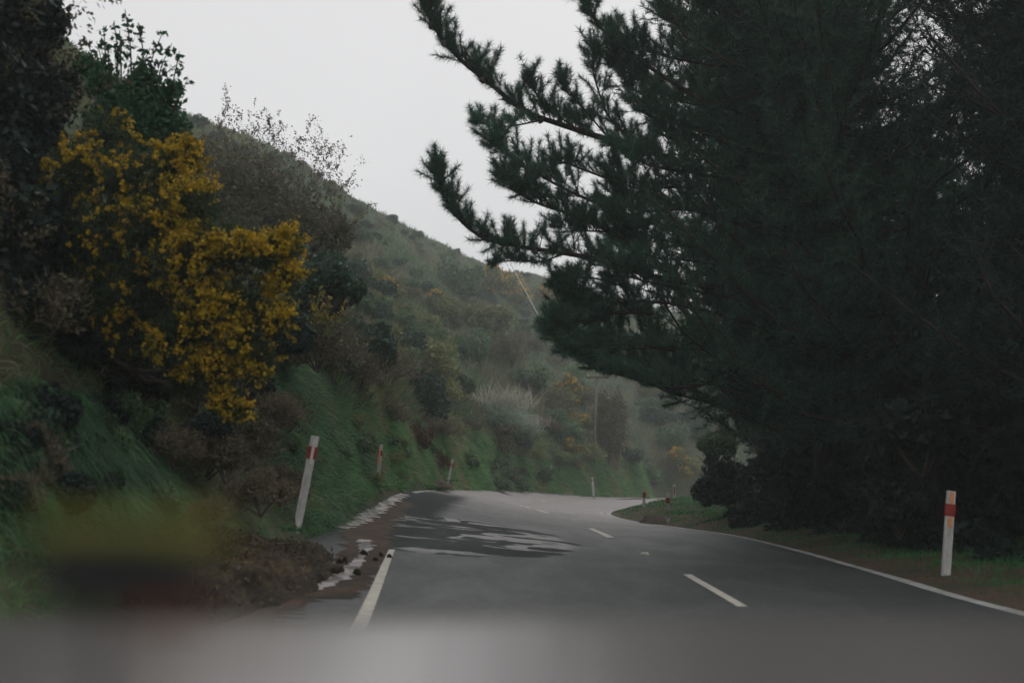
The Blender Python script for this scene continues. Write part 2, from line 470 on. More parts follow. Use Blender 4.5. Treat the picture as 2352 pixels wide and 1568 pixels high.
edge_line(Ls, Cs, int(NR * 6.2 / 13), 216, .14, .12, .02, seed=3)

# ------------------------------------------------------------------ hill on the outer side, verge on the inner side
Tc = [(-26, -12, 13), (-24, 0, 14), (-26, 10, 17), (-30, 22, 22), (-34, 34, 27), (-38, 50, 34), W(300, 205, 82), W(470, 282, 95), W(655, 352, 106),
      W(800, 448, 118), W(925, 512, 130), W(1020, 568, 140), W(1200, 628, 156), (62, 190, 26)]
Ts = cr_spline(np.array(Tc, float), NR)
# a bit more variety on the outer end
NV = 90
hv = np.zeros((NR, NV + 14, 3))
svals = np.linspace(0, 1, NV) ** 1.7
tt = np.arange(NR) / NR
bankh = np.interp(np.arange(NR) / NR * 13, [0, 3, 5, 6, 7, 9, 11, 13], [2.6, 2.4, 2.4, 1.9, 1.7, 2.1, 2.2, 2.0])
for i in range(NR):
    B, T = Ls[i], Ts[i]
    dxy = T[:2] - B[:2]; H = np.linalg.norm(dxy); d = dxy / H
    h = svals * H
    g = svals ** .92
    z = B[2] + (T[2] - B[2]) * g
    bk = np.clip((h - .35) / 3.0, 0, 1); bk = bk * bk * (3 - 2 * bk) * bankh[i] * (1 - svals) ** 1.5
    hv[i, :NV, 0] = B[0] + d[0] * h; hv[i, :NV, 1] = B[1] + d[1] * h; hv[i, :NV, 2] = z + bk
    for k in range(14):
        e = (k + 1) / 14 * 70
        hv[i, NV + k] = (T[0] + d[0] * e, T[1] + d[1] * e, T[2] - .012 * e * e * .3 - e * .25)
flat = hv.reshape(-1, 3)
hh = np.tile(np.concatenate([svals, np.ones(14)]), NR)
nz = fbm(flat, .07, 5) * 1.6 * np.clip(hh * 6, 0, 1) * np.clip((1.05 - hh) * 6, .15, 1) + fbm(flat + 7, .22, 4) * .55 * np.clip(hh * 25, 0, 1) * np.clip((flat[:, 1] - 14) / 20, .3, 1)
flat[:, 2] += nz
ncol = NV + 14
hf = np.array([(i * ncol + j, (i + 1) * ncol + j, (i + 1) * ncol + j + 1, i * ncol + j + 1) for i in range(NR - 1) for j in range(ncol - 1)])
hill = tag(mk('hillside', flat, hf, M['hill'], smooth=True), kind='structure')
hill_bvh = BVHTree.FromPolygons([tuple(map(float, v)) for v in flat], [tuple(map(int, f)) for f in hf])

# verge: from the inner edge of the road out under the pines
NVg = 40
vg = np.zeros((NR, NVg, 3))
for i in range(NR):
    t = i / (NR - 1)
    G = np.array([70, np.interp(t * 13, [0, 2, 5, 8, 13], [-20, 5, 30, 55, 104]), .3])
    for k in range(NVg):
        u = (k / (NVg - 1)) ** 2.2
        p = Rs[i] + (G - Rs[i]) * u
        p[2] = Rs[i][2] - .012 + .25 * min(u * 40, 1) * np.interp(t * 13, [0, 4, 6, 8, 13], [.5, .6, 1, 1.2, 1.2]) * (1 - u) + (G[2] - Rs[i][2]) * u
        vg[i, k] = p
vgf = vg.reshape(-1, 3)
uu = np.tile((np.arange(NVg) / (NVg - 1)) ** 2.2, NR)
vgf[:, 2] += fbm(vgf, .5, 4) * .16 * np.clip(uu * 60, 0, 1)
vf = np.array([(i * NVg + j, i * NVg + j + 1, (i + 1) * NVg + j + 1, (i + 1) * NVg + j) for i in range(NR - 1) for j in range(NVg - 1)])
tag(mk('verge', vgf, vf, M['verge'], smooth=True), kind='structure')
verge_bvh = BVHTree.FromPolygons([tuple(map(float, v)) for v in vgf], [tuple(map(int, f)) for f in vf])

mk('ground', [(-1500, -1500, -1.2), (1500, -1500, -1.2), (1500, 1500, -1.2), (-1500, 1500, -1.2)], [(0, 1, 2, 3)], M['ground'])['kind'] = 'structure'

def on_hill(px, py):
    p = hit(hill_bvh, px, py)
    return p


# ------------------------------------------------------------------ shrubs
def shrub_proto(name, seed, leaf, n=3200, ls=.085, flower=None, fl_n=0, spray=.5, tall=1.0, loose=1.0, stems=True, fl_ls=.8):
    """unit shrub (radius about 1) round the world origin: stems, leaves on an uneven dome of clumps, blossom on its outside"""
    rng = np.random.default_rng(seed)
    root = thing(name, (0, 0, 0), None, None)
    nl = 16
    d = unit(rng.normal(size=(nl, 3))); d[:, 2] = np.abs(d[:, 2]) * 1.1 - .1
    c = d * rng.uniform(.25, .78, (nl, 1)) * np.array([1, 1, .85 * tall]); c[:, 2] += .35 * tall
    r = rng.uniform(.18, .42, nl) * loose
    k = rng.integers(0, nl, n)
    dd = unit(rng.normal(size=(n, 3)))
    P = c[k] + dd * r[k][:, None] * rng.uniform(.35, 1.08, (n, 1)) ** .6
    P[:, 2] = np.maximum(P[:, 2], .02)
    parts = [leaf_quads(P, ls, rng, 1.9)]
    # upright sprays break the outline
    m = int(n * spray * .12)
    q = rng.integers(0, n, m)
    D = unit(dd[q] + np.array([0, 0, 1.1]) + rng.normal(size=(m, 3)) * .3)
    v, f = blades(P[q], D, rng.uniform(.12, .34, m), .022, rng, .12, 2)
    parts.append((v.reshape(m, 3, 2, 3)[:, [0, 2]].reshape(-1, 3), np.array([[0, 1, 3, 2]]) + 4 * np.arange(m)[:, None]))
    mk('foliage', *join(parts), leaf, root)
    if flower is not None:
        ff = rng.integers(0, nl, fl_n)
        cd = unit(rng.normal(size=(fl_n // 14 + 1, 3)) + np.array([0, -.3, .5]))
        g = rng.integers(0, len(cd), fl_n)
        kk = rng.integers(0, nl, len(cd))[g]
        P2 = c[kk] + cd[g] * r[kk][:, None] * 1.05 + rng.normal(size=(fl_n, 3)) * .07
        v, f = leaf_quads(P2, ls * fl_ls, rng, 1.1)
        mk('blossom', v, f, flower, root)
    if stems:
        b = MB()
        for _ in range(7):
            e = c[rng.integers(0, nl)]
            b.tube([(0, 0, -.15), e * .45 + rng.normal(size=3) * .05, e], [.035, .022, .006], 5)
        b.build('stems', M['twig'], root)
    return root

PROTOS = {
 'green': [shrub_proto('shrub', 11 + i, M['shrub_green']) for i in range(3)],
 'olive': [shrub_proto('broom_shrub', 21 + i, M['shrub_olive'], n=2600, ls=.07, spray=1.6) for i in range(3)],
 'brown': [shrub_proto('bare_shrub', 31 + i, M['shrub_brown'], n=2000, ls=.05, spray=2.5) for i in range(2)],
 'dark': [shrub_proto('evergreen_shrub', 41 + i, M['shrub_dark'], n=3600) for i in range(3)],
 'gorse': [shrub_proto('gorse_shrub', 51 + i, M['shrub_olive'], flower=M['gorse_bloom_far'], fl_n=800, fl_ls=1.25) for i in range(2)],
 'rust': [shrub_proto('bracken_shrub', 61 + i, M['rust'], n=2400, ls=.07, spray=2, tall=1.2) for i in range(1)],
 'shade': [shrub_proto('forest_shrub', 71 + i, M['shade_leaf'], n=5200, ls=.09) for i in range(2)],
}
used = set()
def put(kind, p, s, label, cat='shrub', group=None, rng=None, sink=.15, sz=None):
    L = PROTOS[kind]
    rg = rng or np.random.default_rng(int(abs(p[0] * 977 + p[1] * 131)) + 5)
    k = int(rg.integers(0, len(L)))
    r = L[k]
    sc = (s, s, s * (sz or rg.uniform(.75, 1.1)))
    loc = (p[0], p[1], p[2] - s * sink)
    rz = float(rg.uniform(0, 6.28))
    if (kind, k) not in used:
        used.add((kind, k)); r.location = loc; r.rotation_euler = (0, 0, rz); r.scale = sc
        r['label'] = label; r['category'] = cat
        if group: r['group'] = group
        return r
    c = copy_thing(r, loc, rz, sc, label)
    c['category'] = cat
    if group: c['group'] = group
    elif 'group' in c: del c['group']
    return c

# shrubs the photograph singles out (picture point of the middle, radius in picture px)
ROAD_Z = Ls[:, 2]
named = [
 ('dark', 905, 770, 75, 'dark green rounded shrub in the hollow above the leaning guide post'),
 ('dark', 830, 690, 60, 'dark shrub beside the far edge of the bare brown tree'),
 ('green', 975, 810, 55, 'bright green shrub directly up and left of the pampas grass'),
 ('dark', 965, 905, 75, 'dark shrub mass between the rusty bracken and the pampas grass'),
 ('olive', 1000, 880, 62, 'olive topped broom shrub left of the pampas grass'),
 ('brown', 1010, 960, 62, 'bare upright stemmed shrub above the leaning guide post'),
 ('rust', 955, 1010, 48, 'rust brown bracken patch at the top of the grass bank'),
 ('rust', 1000, 1062, 32, 'dead brown bracken hanging down behind the leaning guide post'),
 ('brown', 880, 930, 60, 'thin grey brown scrub above the second guide post'),
 ('green', 1050, 640, 70, 'round green shrub below the middle of the ridge'),
 ('olive', 1010, 700, 60, 'yellowish broom shrub on the mid slope'),
 ('olive', 1110, 720, 75, 'broad olive shrub left of the slanting overhead wire'),
 ('green', 1080, 790, 60, 'green shrub just above the pampas grass'),
 ('brown', 1170, 800, 60, 'brown shrub on the slope up and right of the pampas grass'),
 ('dark', 1180, 1010, 40, 'small dark shrub at the foot of the pampas grass'),
 ('brown', 1135, 1010, 36, 'small twiggy bare shrub on the grass below the pampas grass'),
 ('green', 1215, 860, 58, 'green shrub right of the pampas grass crown'),
 ('green', 1290, 990, 50, 'green shrub on the slope left of the power pole'),
 ('olive', 1330, 900, 45, 'olive shrub beside the top of the power pole'),
 ('brown', 1250, 960, 46, 'brown scrub between the pampas grass and the power pole'),
 ('dark', 1500, 950, 40, 'dark evergreen shrub behind the bare tree by the power pole'),
 ('dark', 1445, 1040, 34, 'dark low shrub at the foot of the bare tree'),
 ('green', 1540, 1000, 50, 'tall green shrub under the edge of the pine, beyond the bend'),
 ('green', 1500, 1090, 30, 'small green shrub above the far bend of the road'),
 ('olive', 1580, 1060, 40, 'pale yellow green shrub at the far end of the visible slope'),
 ('dark', 790, 620, 62, 'dark shrub at the right foot of the bare brown tree'),
 ('green', 760, 760, 52, 'green shrub beside the yellow twigs near the gorse'),
 ('dark', 780, 835, 50, 'brown shadowed shrub below the yellow twigs'),
 ('gorse', 895, 672, 24, 'small gorse with orange bloom above the dark hollow shrub'),
 ('gorse', 1000, 688, 22, 'gorse with a few orange flowers on the mid slope'),
 ('gorse', 1130, 652, 34, 'orange flowering gorse near the ridge, left of the overhead wire'),
 ('gorse', 1195, 682, 28, 'flowering gorse crossed by the overhead wire'),
 ('gorse', 1255, 690, 28, 'orange gorse at the edge of the pine foliage'),
 ('gorse', 1310, 888, 26, 'gorse with bright bloom left of the power pole top'),
 ('gorse', 1302, 922, 20, 'gorse with a flat patch of bloom halfway down beside the power pole'),
 ('gorse', 1330, 968, 26, 'gorse with scattered bloom left of the power pole middle'),
 ('gorse', 1305, 1025, 20, 'lowest small gorse left of the power pole'),
 ('gorse', 1545, 1052, 24, 'gorse with orange bloom above the far end of the road'),
 ('gorse', 1565, 1085, 16, 'tiny gorse lowest on the slope at the far end of the road'),
 ('gorse', 1180, 655, 24, 'pale yellow gorse between the ridge and the overhead wire'),
]
for kind, px, py, r, lab in named:
    p = on_hill(px, py + r * .55)
    if p is None: continue
    s = r * p[1] / FPX * (1.15 if kind != 'gorse' else 1.5)
    if kind == 'gorse': p = p + np.array([0, -.02, 0]) * p[1]
    put(kind, p, s, lab, 'gorse' if kind == 'gorse' else 'shrub')

# the scrub that clothes the slope, in individuals
rng = np.random.default_rng(5)
taken, cnt = [], 0
kinds = ['green', 'olive', 'brown', 'dark', 'green', 'olive']
names_of = {'green': ('green rounded scrub bush on the misty hillside', 'green scrub bushes on the hillside'),
            'olive': ('olive broom bush on the misty hillside', 'olive broom bushes on the hillside'),
            'brown': ('thin brown bush on the misty hillside', 'brown bushes on the hillside'),
            'dark': ('dark evergreen bush on the misty hillside', 'dark bushes on the hillside')}
tries = 0
while cnt < 330 and tries < 9000:
    tries += 1
    px, py = rng.uniform(430, 1680), rng.uniform(230, 1105)
    p = on_hill(px, py)
    if p is None or p[1] < 24: continue
    i = int(np.argmin(((Ls[:, :2] - p[:2]) ** 2).sum(1)))
    if p[2] - Ls[i, 2] < 2.9 + .03 * p[1]: continue
    if 1040 < px < 1250 and 830 < py < 1010: continue
    if 1340 < px < 1480 and 860 < py < 1090: continue
    s = rng.uniform(.9, 2.3) * (.75 if p[1] < 50 else 1.15)
    if on_hill(px, py - 3.2 * s * FPX / p[1]) is None: s *= .42
    if any((p[0] - q[0]) ** 2 + (p[1] - q[1]) ** 2 + (p[2] - q[2]) ** 2 < (.62 * (s + q[3])) ** 2 for q in taken): continue
    taken.append((*p, s)); cnt += 1
    v = mnoise.noise(Vector(p) * .06) + rng.normal() * .22
    kind = 'dark' if v < -.25 else 'green' if v < .05 else 'olive' if v < .3 else 'brown'
    put(kind, p, s, names_of[kind][0], 'shrub', names_of[kind][1], rng)

# ------------------------------------------------------------------ grass and low cover (uncountable)
def sample_surface(V, F, n, rng, weight):
    tri = np.concatenate([F[:, [0, 1, 2]], F[:, [0, 2, 3]]])
    a, b, c = V[tri[:, 0]], V[tri[:, 1]], V[tri[:, 2]]
    area = np.linalg.norm(np.cross(b - a, c - a), axis=1) / 2
    ctr = (a + b + c) / 3
    w = area * weight(ctr); w = w / w.sum()
    k = rng.choice(len(tri), n, p=w)
    u, v = rng.random((2, n, 1)); s = u + v > 1; u = np.where(s, 1 - u, u); v = np.where(s, 1 - v, v)
    P = a[k] + (b - a)[k] * u + (c - a)[k] * v
    N = unit(np.cross(b - a, c - a)[k]); N *= np.sign(N[:, 2:3] + 1e-6)
    return P, N
def base_dz(P):
    i = np.argmin(((P[:, None, :2] - Ls[None, ::3, :2]) ** 2).sum(2), 1)
    return P[:, 2] - Ls[::3][i, 2]
def inview(P, m=250):
    x, y = topx(P)
    return (P[:, 1] > 3) & (x > -m) & (x < 1900) & (y > -m) & (y < 1700)

rng = np.random.default_rng(8)
HV, HF = flat, hf
P, N = sample_surface(HV, HF, 150000, rng, lambda c: inview(c) * (c[:, 1] > 26) / np.maximum(c[:, 1], 15) ** 1.2)
dz = base_dz(P)
P, N, dz = P[dz > 2.2], N[dz > 2.2], dz[dz > 2.2]
v = fbm(P[:], .08, 2) + rng.normal(size=len(P)) * .25
for nm, msk, mt in (('low_scrub', v < 0, 'shrub_green'), ('dry_scrub', (v >= 0) & (v < .35), 'shrub_olive'), ('brown_scrub', v >= .35, 'shrub_brown')):
    q = P[msk]
    D = unit(N[msk] * .4 + np.array([0, 0, 1]) + rng.normal(size=(len(q), 3)) * .45)
    vv, ff = blades(q, D, rng.uniform(.25, .9, len(q)), .09, rng, .2, 2)
    tag(mk(nm, vv, ff, M[mt]), kind='stuff')
# bank grass
P, N = sample_surface(HV, HF, 420000, rng, lambda c: inview(c) * (base_dz(c) < 4.2) * (c[:, 1] < 100) / np.maximum(c[:, 1], 8) ** 1.3)
dz = base_dz(P); D0 = P[:, 1]
x_, y_ = topx(P)
v = fbm(P[:], .35, 2) + rng.normal(size=len(P)) * .12
dark_soil = (x_ > 330) & (x_ < 700) & (D0 < 19)           # the bare slip of earth below the gorse
keep = (rng.random(len(P)) < np.where(dark_soil | ((D0 < 19) & (y_ < 850)) | ((D0 < 16) & (x_ < 620)), .04, 1)) & ((dz > .25 + .2 * v) | (D0 > 40)) & (dz < 2.6 + 1.5 * v + .012 * D0)
P, N, v, D0 = P[keep], N[keep], v[keep], D0[keep]
for nm, msk, mt in (('bank_grass', v < .08, 'grass'), ('pale_grass', (v >= .08), 'grass_pale')):
    q = P[msk]; d = D0[msk]
    D = unit(N[msk] * .7 + np.array([.1, -.1, .6]) + rng.normal(size=(len(q), 3)) * .65)
    L = rng.uniform(.08, .36, len(q)) * (1 + .7 * fbm(q, .9, 2)) * np.clip(d / 30, .9, 2.0)
    vv, ff = blades(q, D, L, np.clip(d * .00075, .010, .05), rng, .6, 3)
    tag(mk(nm, vv, ff, M[mt]), kind='stuff')
# verge grass on the inner side
P, N = sample_surface(vgf, vf, 130000, rng, lambda c: (c[:, 1] > 9) * (c[:, 1] < 75) * (c[:, 0] < 24) / np.maximum(c[:, 1], 8) ** 1.2)
i = np.argmin(((P[:, None, :2] - Rs[None, ::2, :2]) ** 2).sum(2), 1)
off = np.linalg.norm(P[:, :2] - Rs[::2][i, :2], axis=1)
v = fbm(P[:], .8, 3)
keep = (off > .22 + .3 * v + np.clip((24 - P[:, 1]) * .03, 0, .3)) & (off < 7)
P, v, off = P[keep], v[keep], off[keep]
D = unit(np.array([0, 0, 1]) + rng.normal(size=(len(P), 3)) * .4)
vv, ff = blades(P, D, rng.uniform(.05, .16, len(P)) * (1 + np.clip(v, 0, 1) * 1.2) * np.clip(off * .8, .5, 1.6), np.clip(P[:, 1] * .0007, .008, .04), rng, .4, 2)
tag(mk('verge_grass', vv, ff, M['verge_grass']), kind='stuff')

# ------------------------------------------------------------------ clumped plants near the road
def blob_leaves(blobs, n, size, rng, inner=.4, elong=1.8):
    C = np.array([b[0] for b in blobs]); r = np.array([b[1] for b in blobs])
    k = rng.choice(len(blobs), n, p=r ** 2 / (r ** 2).sum())
    d = unit(rng.normal(size=(n, 3)))
    P = C[k] + d * r[k][:, None] * rng.uniform(inner, 1.05, (n, 1))
    return P, d

def twigs(mb, starts, dirs, lengths, rng, rad=.012, subs=4, out=None, bend=.25, sub_len=.45, upward=.3):
    """branching twigs; the points along them go to OUT for buds or leaves"""
    for s, d, L in zip(starts, dirs, lengths):
        d = unit(np.asarray(d, float)); p = [np.asarray(s, float)]
        for k in range(5):
            d = unit(d + rng.normal(size=3) * bend * .5 + np.array([0, 0, upward * .3]))
            p.append(p[-1] + d * L / 5)
        p = np.array(p)
        mb.tube(p, np.linspace(rad, rad * .25, 6), 4)
        if out is not None: out += [p[2] + (p[5] - p[2]) * t for t in rng.random(9)]
        for _ in range(subs):
            t = rng.uniform(.2, .95); i = min(int(t * 5), 4); q = p[i] + (p[i + 1] - p[i]) * (t * 5 - i)
            dd = unit(unit(p[i + 1] - p[i]) + rng.normal(size=3) * .75 + np.array([0, 0, upward]))
            l = L * sub_len * rng.uniform(.4, 1) * (1.15 - t)
            e1 = q + dd * l * .5; e2 = e1 + unit(dd + rng.normal(size=3) * .35) * l * .5
            mb.tube([q, e1, e2], [rad * .5, rad * .35, rad * .18], 3)
            if out is not None: out += [q + (e2 - q) * tt_ for tt_ in rng.random(7)]

# the flowering gorse that hangs over the bank
rng = np.random.default_rng(21)
def Wd(px, py, r, d): return (W(px, py, d), r * d / FPX)
gb = [Wd(*a) for a in [(250, 330, 75, 11.5), (180, 390, 80, 11), (290, 420, 90, 11), (390, 400, 75, 10.8), (430, 360, 45, 10.8), (140, 480, 75, 11.2), (250, 540, 100, 11), (360, 520, 95, 10.6),
      (440, 480, 75, 10.4), (500, 560, 60, 10.3), (440, 610, 90, 10.4), (330, 660, 90, 10.8), (220, 690, 85, 11), (545, 570, 55, 10.2), (610, 590, 60, 10.2), (655, 560, 42, 10.2),
      (660, 640, 38, 10.2), (560, 690, 70, 10.3), (480, 720, 75, 10.3), (410, 780, 75, 10.4), (640, 735, 45, 10.2), (560, 790, 65, 10.3), (490, 850, 62, 10.4), (600, 830, 40, 10.2),
      (430, 880, 45, 10.5), (520, 920, 38, 10.3), (550, 945, 26, 10.2), (300, 760, 60, 11), (170, 600, 70, 11.3)]]
g_base = np.array([-4.6, 12.0, 2.6])
gorse = thing('gorse_bush', g_base, 'big gorse bush covered in yellow orange bloom, overhanging the roadside bank', 'gorse bush')
P, d = blob_leaves(gb, 24000, .05, rng, .2)
v, f = needles(P - g_base, d, rng, 4, .055, .014, .8); mk('foliage', v, f, M['gorse_leaf'], gorse)
# bloom: sprigs on the outside of the clumps, thick on the sunny side
Cb = np.array([b[0] for b in gb]); rb = np.array([b[1] for b in gb])
ns = 2300
wgt = np.array([.7, .8, .9, 1, .9, .5, .7, 1, 1.3, 1.5, 1.3, .6, .35, 1.3, 1.4, 1.6, 1.5, 1.2, 1.1, .9, 1.4, 1.3, 1.2, 1.4, .8, 1, 1.3, .35, .3]) * rb ** 1.6
k = rng.choice(len(gb), ns, p=wgt / wgt.sum())
d = unit(rng.normal(size=(ns, 3)) + np.array([.25, -.75, .25]))
cz = fbm(Cb[k] + d * rb[k][:, None], 2.6, 2)
S = Cb[k] + d * rb[k][:, None] * rng.uniform(.85, 1.1, (ns, 1))
S = S[cz > -.08]; d = d[cz > -.08]
sz = rng.uniform(.2, .8, len(S)) * (.55 + .6 * (S[:, 0] > -3.9))
per = 20
ax = unit(d * .7 + np.array([.5, -.2, -.1]) + rng.normal(size=d.shape) * .4)
Pf = np.repeat(S, per, 0) + np.repeat(ax, per, 0) * (rng.uniform(-.5, .5, (len(S) * per, 1)) * .26) * np.repeat(sz, per)[:, None] + rng.normal(size=(len(S) * per, 3)) * .016 * (np.repeat(sz, per)[:, None] + .5)
v, f = leaf_quads(Pf - g_base, .028, rng, 1.1); mk('blossom', v, f, M['gorse_bloom'], gorse)
mb = MB()
for c_ in Cb[::2]:
    m_ = (g_base + c_) / 2 + rng.normal(size=3) * .12
    mb.tube(np.array([g_base + rng.normal(size=3) * .12, m_, c_]) - g_base, [.035, .02, .007], 5)
mb.build('stems', M['twig'], gorse)

# young broadleaf tree above the gorse, bright stems against the sky
def blob_tree(name, label, cat, base, blobs, leafmat, n, ls, seed, trunk_r=.08, barkmat='twig', stems=None, inner=.3, group=None):
    rng = np.random.default_rng(seed); base = np.asarray(base, float)
    t = thing(name, base, label, cat, group)
    P, d = blob_leaves(blobs, n, ls, rng, inner)
    v, f = leaf_quads(P - base, ls, rng, 1.8); mk('crown', v, f, leafmat, t)
    mb = MB()
    C = np.array([b[0] for b in blobs]); top = C.mean(0)
    mb.tube(np.array([base + (0, 0, -.3), base * .5 + top * .5 + rng.normal(size=3) * .1, top]) - base, [trunk_r, trunk_r * .7, trunk_r * .35], 7)
    mb.build('trunk', M[barkmat], t, True)
    mb = MB()
    for c_ in C:
        s0 = base * .45 + top * .55
        mb.tube(np.array([s0, (s0 + c_) / 2 + rng.normal(size=3) * .08, c_]) - base, [trunk_r * .45, trunk_r * .25, trunk_r * .1], 5)
    mb.build('limbs', M[barkmat], t)
    return t, rng
D_ = 13.0
bl = [Wd(*a) for a in [(300, 250, 70, D_), (370, 230, 45, D_), (240, 200, 45, D_), (340, 310, 80, D_), (400, 290, 40, D_), (260, 290, 70, D_), (400, 205, 26, D_), (330, 185, 40, D_), (200, 150, 30, 13.4)]]
sap_base = np.array([-5.2, 14.2, 4.3])
tsap, rg = blob_tree('young_tree', 'young tree with bright green leafy shoots above the gorse, against the sky', 'tree', sap_base, bl, M['broad'], 9500, .045, 31, .07)
mb = MB(); lp = []
for x0, y0, x1, y1 in [(300, 230, 287, 22), (265, 220, 262, 48), (245, 210, 238, 60), (320, 210, 318, 52), (345, 230, 372, 78), (360, 230, 395, 100), (225, 200, 222, 95), (380, 250, 412, 118), (390, 260, 430, 185),
                       (280, 230, 275, 70), (330, 230, 345, 110), (210, 190, 198, 90), (250, 220, 250, 100), (365, 220, 405, 150)]:
    a, b_ = W(x0, y0, D_), W(x1, y1, D_ - .2)
    mid = (a + b_) / 2 + rg.normal(size=3) * .05
    pts = cr_spline([a, mid, b_], 12)
    mb.tube(pts - sap_base, np.linspace(.014, .005, 12), 4)
    L = np.linalg.norm(b_ - a)
    for t_ in np.arange(.12, 1.02, .11 / L):
        q = pts[min(int(t_ * 11), 11)]
        for _ in range(7): lp.append(q + rg.normal(size=3) * np.array([.045, .045, .02]) * (1.25 - .5 * t_))
mb.build('shoot_stems', M['twig'], tsap)
v, f = leaf_quads(np.array(lp) - sap_base, .048, rg, 2.0); mk('shoot_leaves', v, f, M['broad'], tsap)

# dark thicket tree that fills the near edge
bl = [Wd(*a) for a in [(40, 60, 110, 11.5), (110, 40, 55, 11.5), (-60, 200, 160, 11), (60, 240, 110, 11.5), (130, 200, 60, 12), (0, 420, 130, 11), (40, 560, 110, 10.8), (-100, 0, 160, 11), (90, 330, 60, 11.6), (10, 700, 110, 10.6)]]
tb = np.array([-6.3, 11.6, 4.2])
tt_, rg = blob_tree('thicket_tree', 'dark twiggy tree rising behind the gorse at the roadside', 'tree', tb, bl, M['shade_leaf'], 26000, .06, 33, .12, inner=.1)
mb = MB(); pts = []
st = [b[0] for b in bl for _ in range(9)]
twigs(mb, st, [unit(rg.normal(size=3) + np.array([.35, -.2, .3])) for _ in st], rg.uniform(.5, 1.3, len(st)), rg, .012, 5, pts)
mb.build('twigs', M['twig'], tt_)
pts = np.array(pts); v, f = leaf_quads(pts + rg.normal(size=pts.shape) * .03 - tb, .035, rg); mk('twig_leaves', v, f, M['bud'], tt_)

# bare brown bush tree on the shoulder of the hill
DB = 33.0
bl = [Wd(*a) for a in [(530, 400, 90, DB), (610, 440, 85, DB), (690, 500, 85, DB), (740, 545, 70, DB), (620, 520, 100, DB), (500, 470, 90, DB), (560, 590, 90, DB), (700, 590, 75, DB), (465, 370, 70, 34), (780, 530, 40, DB), (640, 640, 60, DB), (760, 560, 50, DB)]]
zb = drop(hill_bvh, W(620, 500, DB)[0], DB)
bb = np.array([W(620, 500, DB)[0], DB, zb])
tbr, rg = blob_tree('bare_tree', 'wide half bare brown tree with thin twigs against the sky, behind the gorse', 'tree', bb, bl, M['ridge_leaf'], 15000, .085, 35, .16, inner=.15)
mb = MB(); pts = []
st, dr, ln = [], [], []
for x0, y0, x1, y1 in [(640, 330, 605, 225), (640, 340, 660, 240), (620, 330, 575, 235), (700, 390, 735, 240), (720, 400, 770, 265), (740, 420, 790, 290), (760, 450, 815, 350), (690, 370, 700, 265), (520, 270, 545, 210),
                       (720, 390, 760, 300), (770, 470, 800, 400), (740, 400, 745, 255), (650, 330, 625, 260), (780, 500, 830, 460), (500, 260, 505, 215), (590, 290, 570, 250), (700, 400, 670, 290), (760, 430, 785, 330)]:
    a, b_ = W(x0 - 8, y0 + 75, DB), W(x1, y1, DB)
    for _ in range(3):
        st.append(a + rg.normal(size=3) * .1); dr.append(unit(b_ - a + rg.normal(size=3) * .15)); ln.append(np.linalg.norm(b_ - a) * rg.uniform(.7, 1.08))
for c_, r_ in bl:
    for _ in range(16):
        d = unit(rg.normal(size=3) + np.array([.1, -.3, .5])); st.append(c_ + d * r_ * .4); dr.append(d); ln.append(r_ * rg.uniform(.5, .9))
twigs(mb, st, dr, ln, rg, .028, 10, pts, bend=.22, sub_len=.42)
mb.build('twigs', M['twig'], tbr)
pts = np.array(pts); v, f = leaf_quads(pts + rg.normal(size=pts.shape) * .03 - bb, .042, rg); mk('buds', v, f, M['bud'], tbr)

# shrubs and twigs that cover the near bank between the gorse and the road
near = [('dark', 760, 640, 90, 20, 'dark shrub on the bank behind the gorse edge'), ('brown', 730, 790, 80, 18, 'tangled grey brown shrub right behind the gorse'),
        ('shade', 620, 760, 110, 14, 'shadowed evergreen shrub behind the lower gorse bloom'), ('shade', 330, 840, 120, 12.4, 'deep shadowed shrub under the gorse'),
        ('shade', 150, 780, 130, 11.6, 'deep shadowed shrub above the long grass'), ('shade', 470, 1000, 80, 13.2, 'dark hollow shrub under the hanging gorse'),
        ('brown', 520, 1040, 85, 13.0, 'dead brown brush under the gorse'), ('brown', 600, 1120, 80, 12.6, 'dead brown brush left of the first guide post'),
        ('brown', 400, 1010, 80, 12.2, 'dead brown brush between the long grass and the gorse'), ('dark', 300, 660, 120, 12.2, 'dark shrub inside the gorse'),
        ('shade', 60, 930, 130, 10.6, 'dark shrub at the edge of the long grass'), ('brown', 480, 1170, 60, 11.4, 'low dead brush above the mud'),
        ('brown', 640, 930, 60, 15, 'dead brown twigs between the gorse and the grass bank')]
for kind, px, py, r, d, lab in near:
    p = W(px, py + r * .6, d); s = r * d / FPX * 1.1
    put(kind, p, s, lab, 'shrub', sink=.05, sz=1.0)
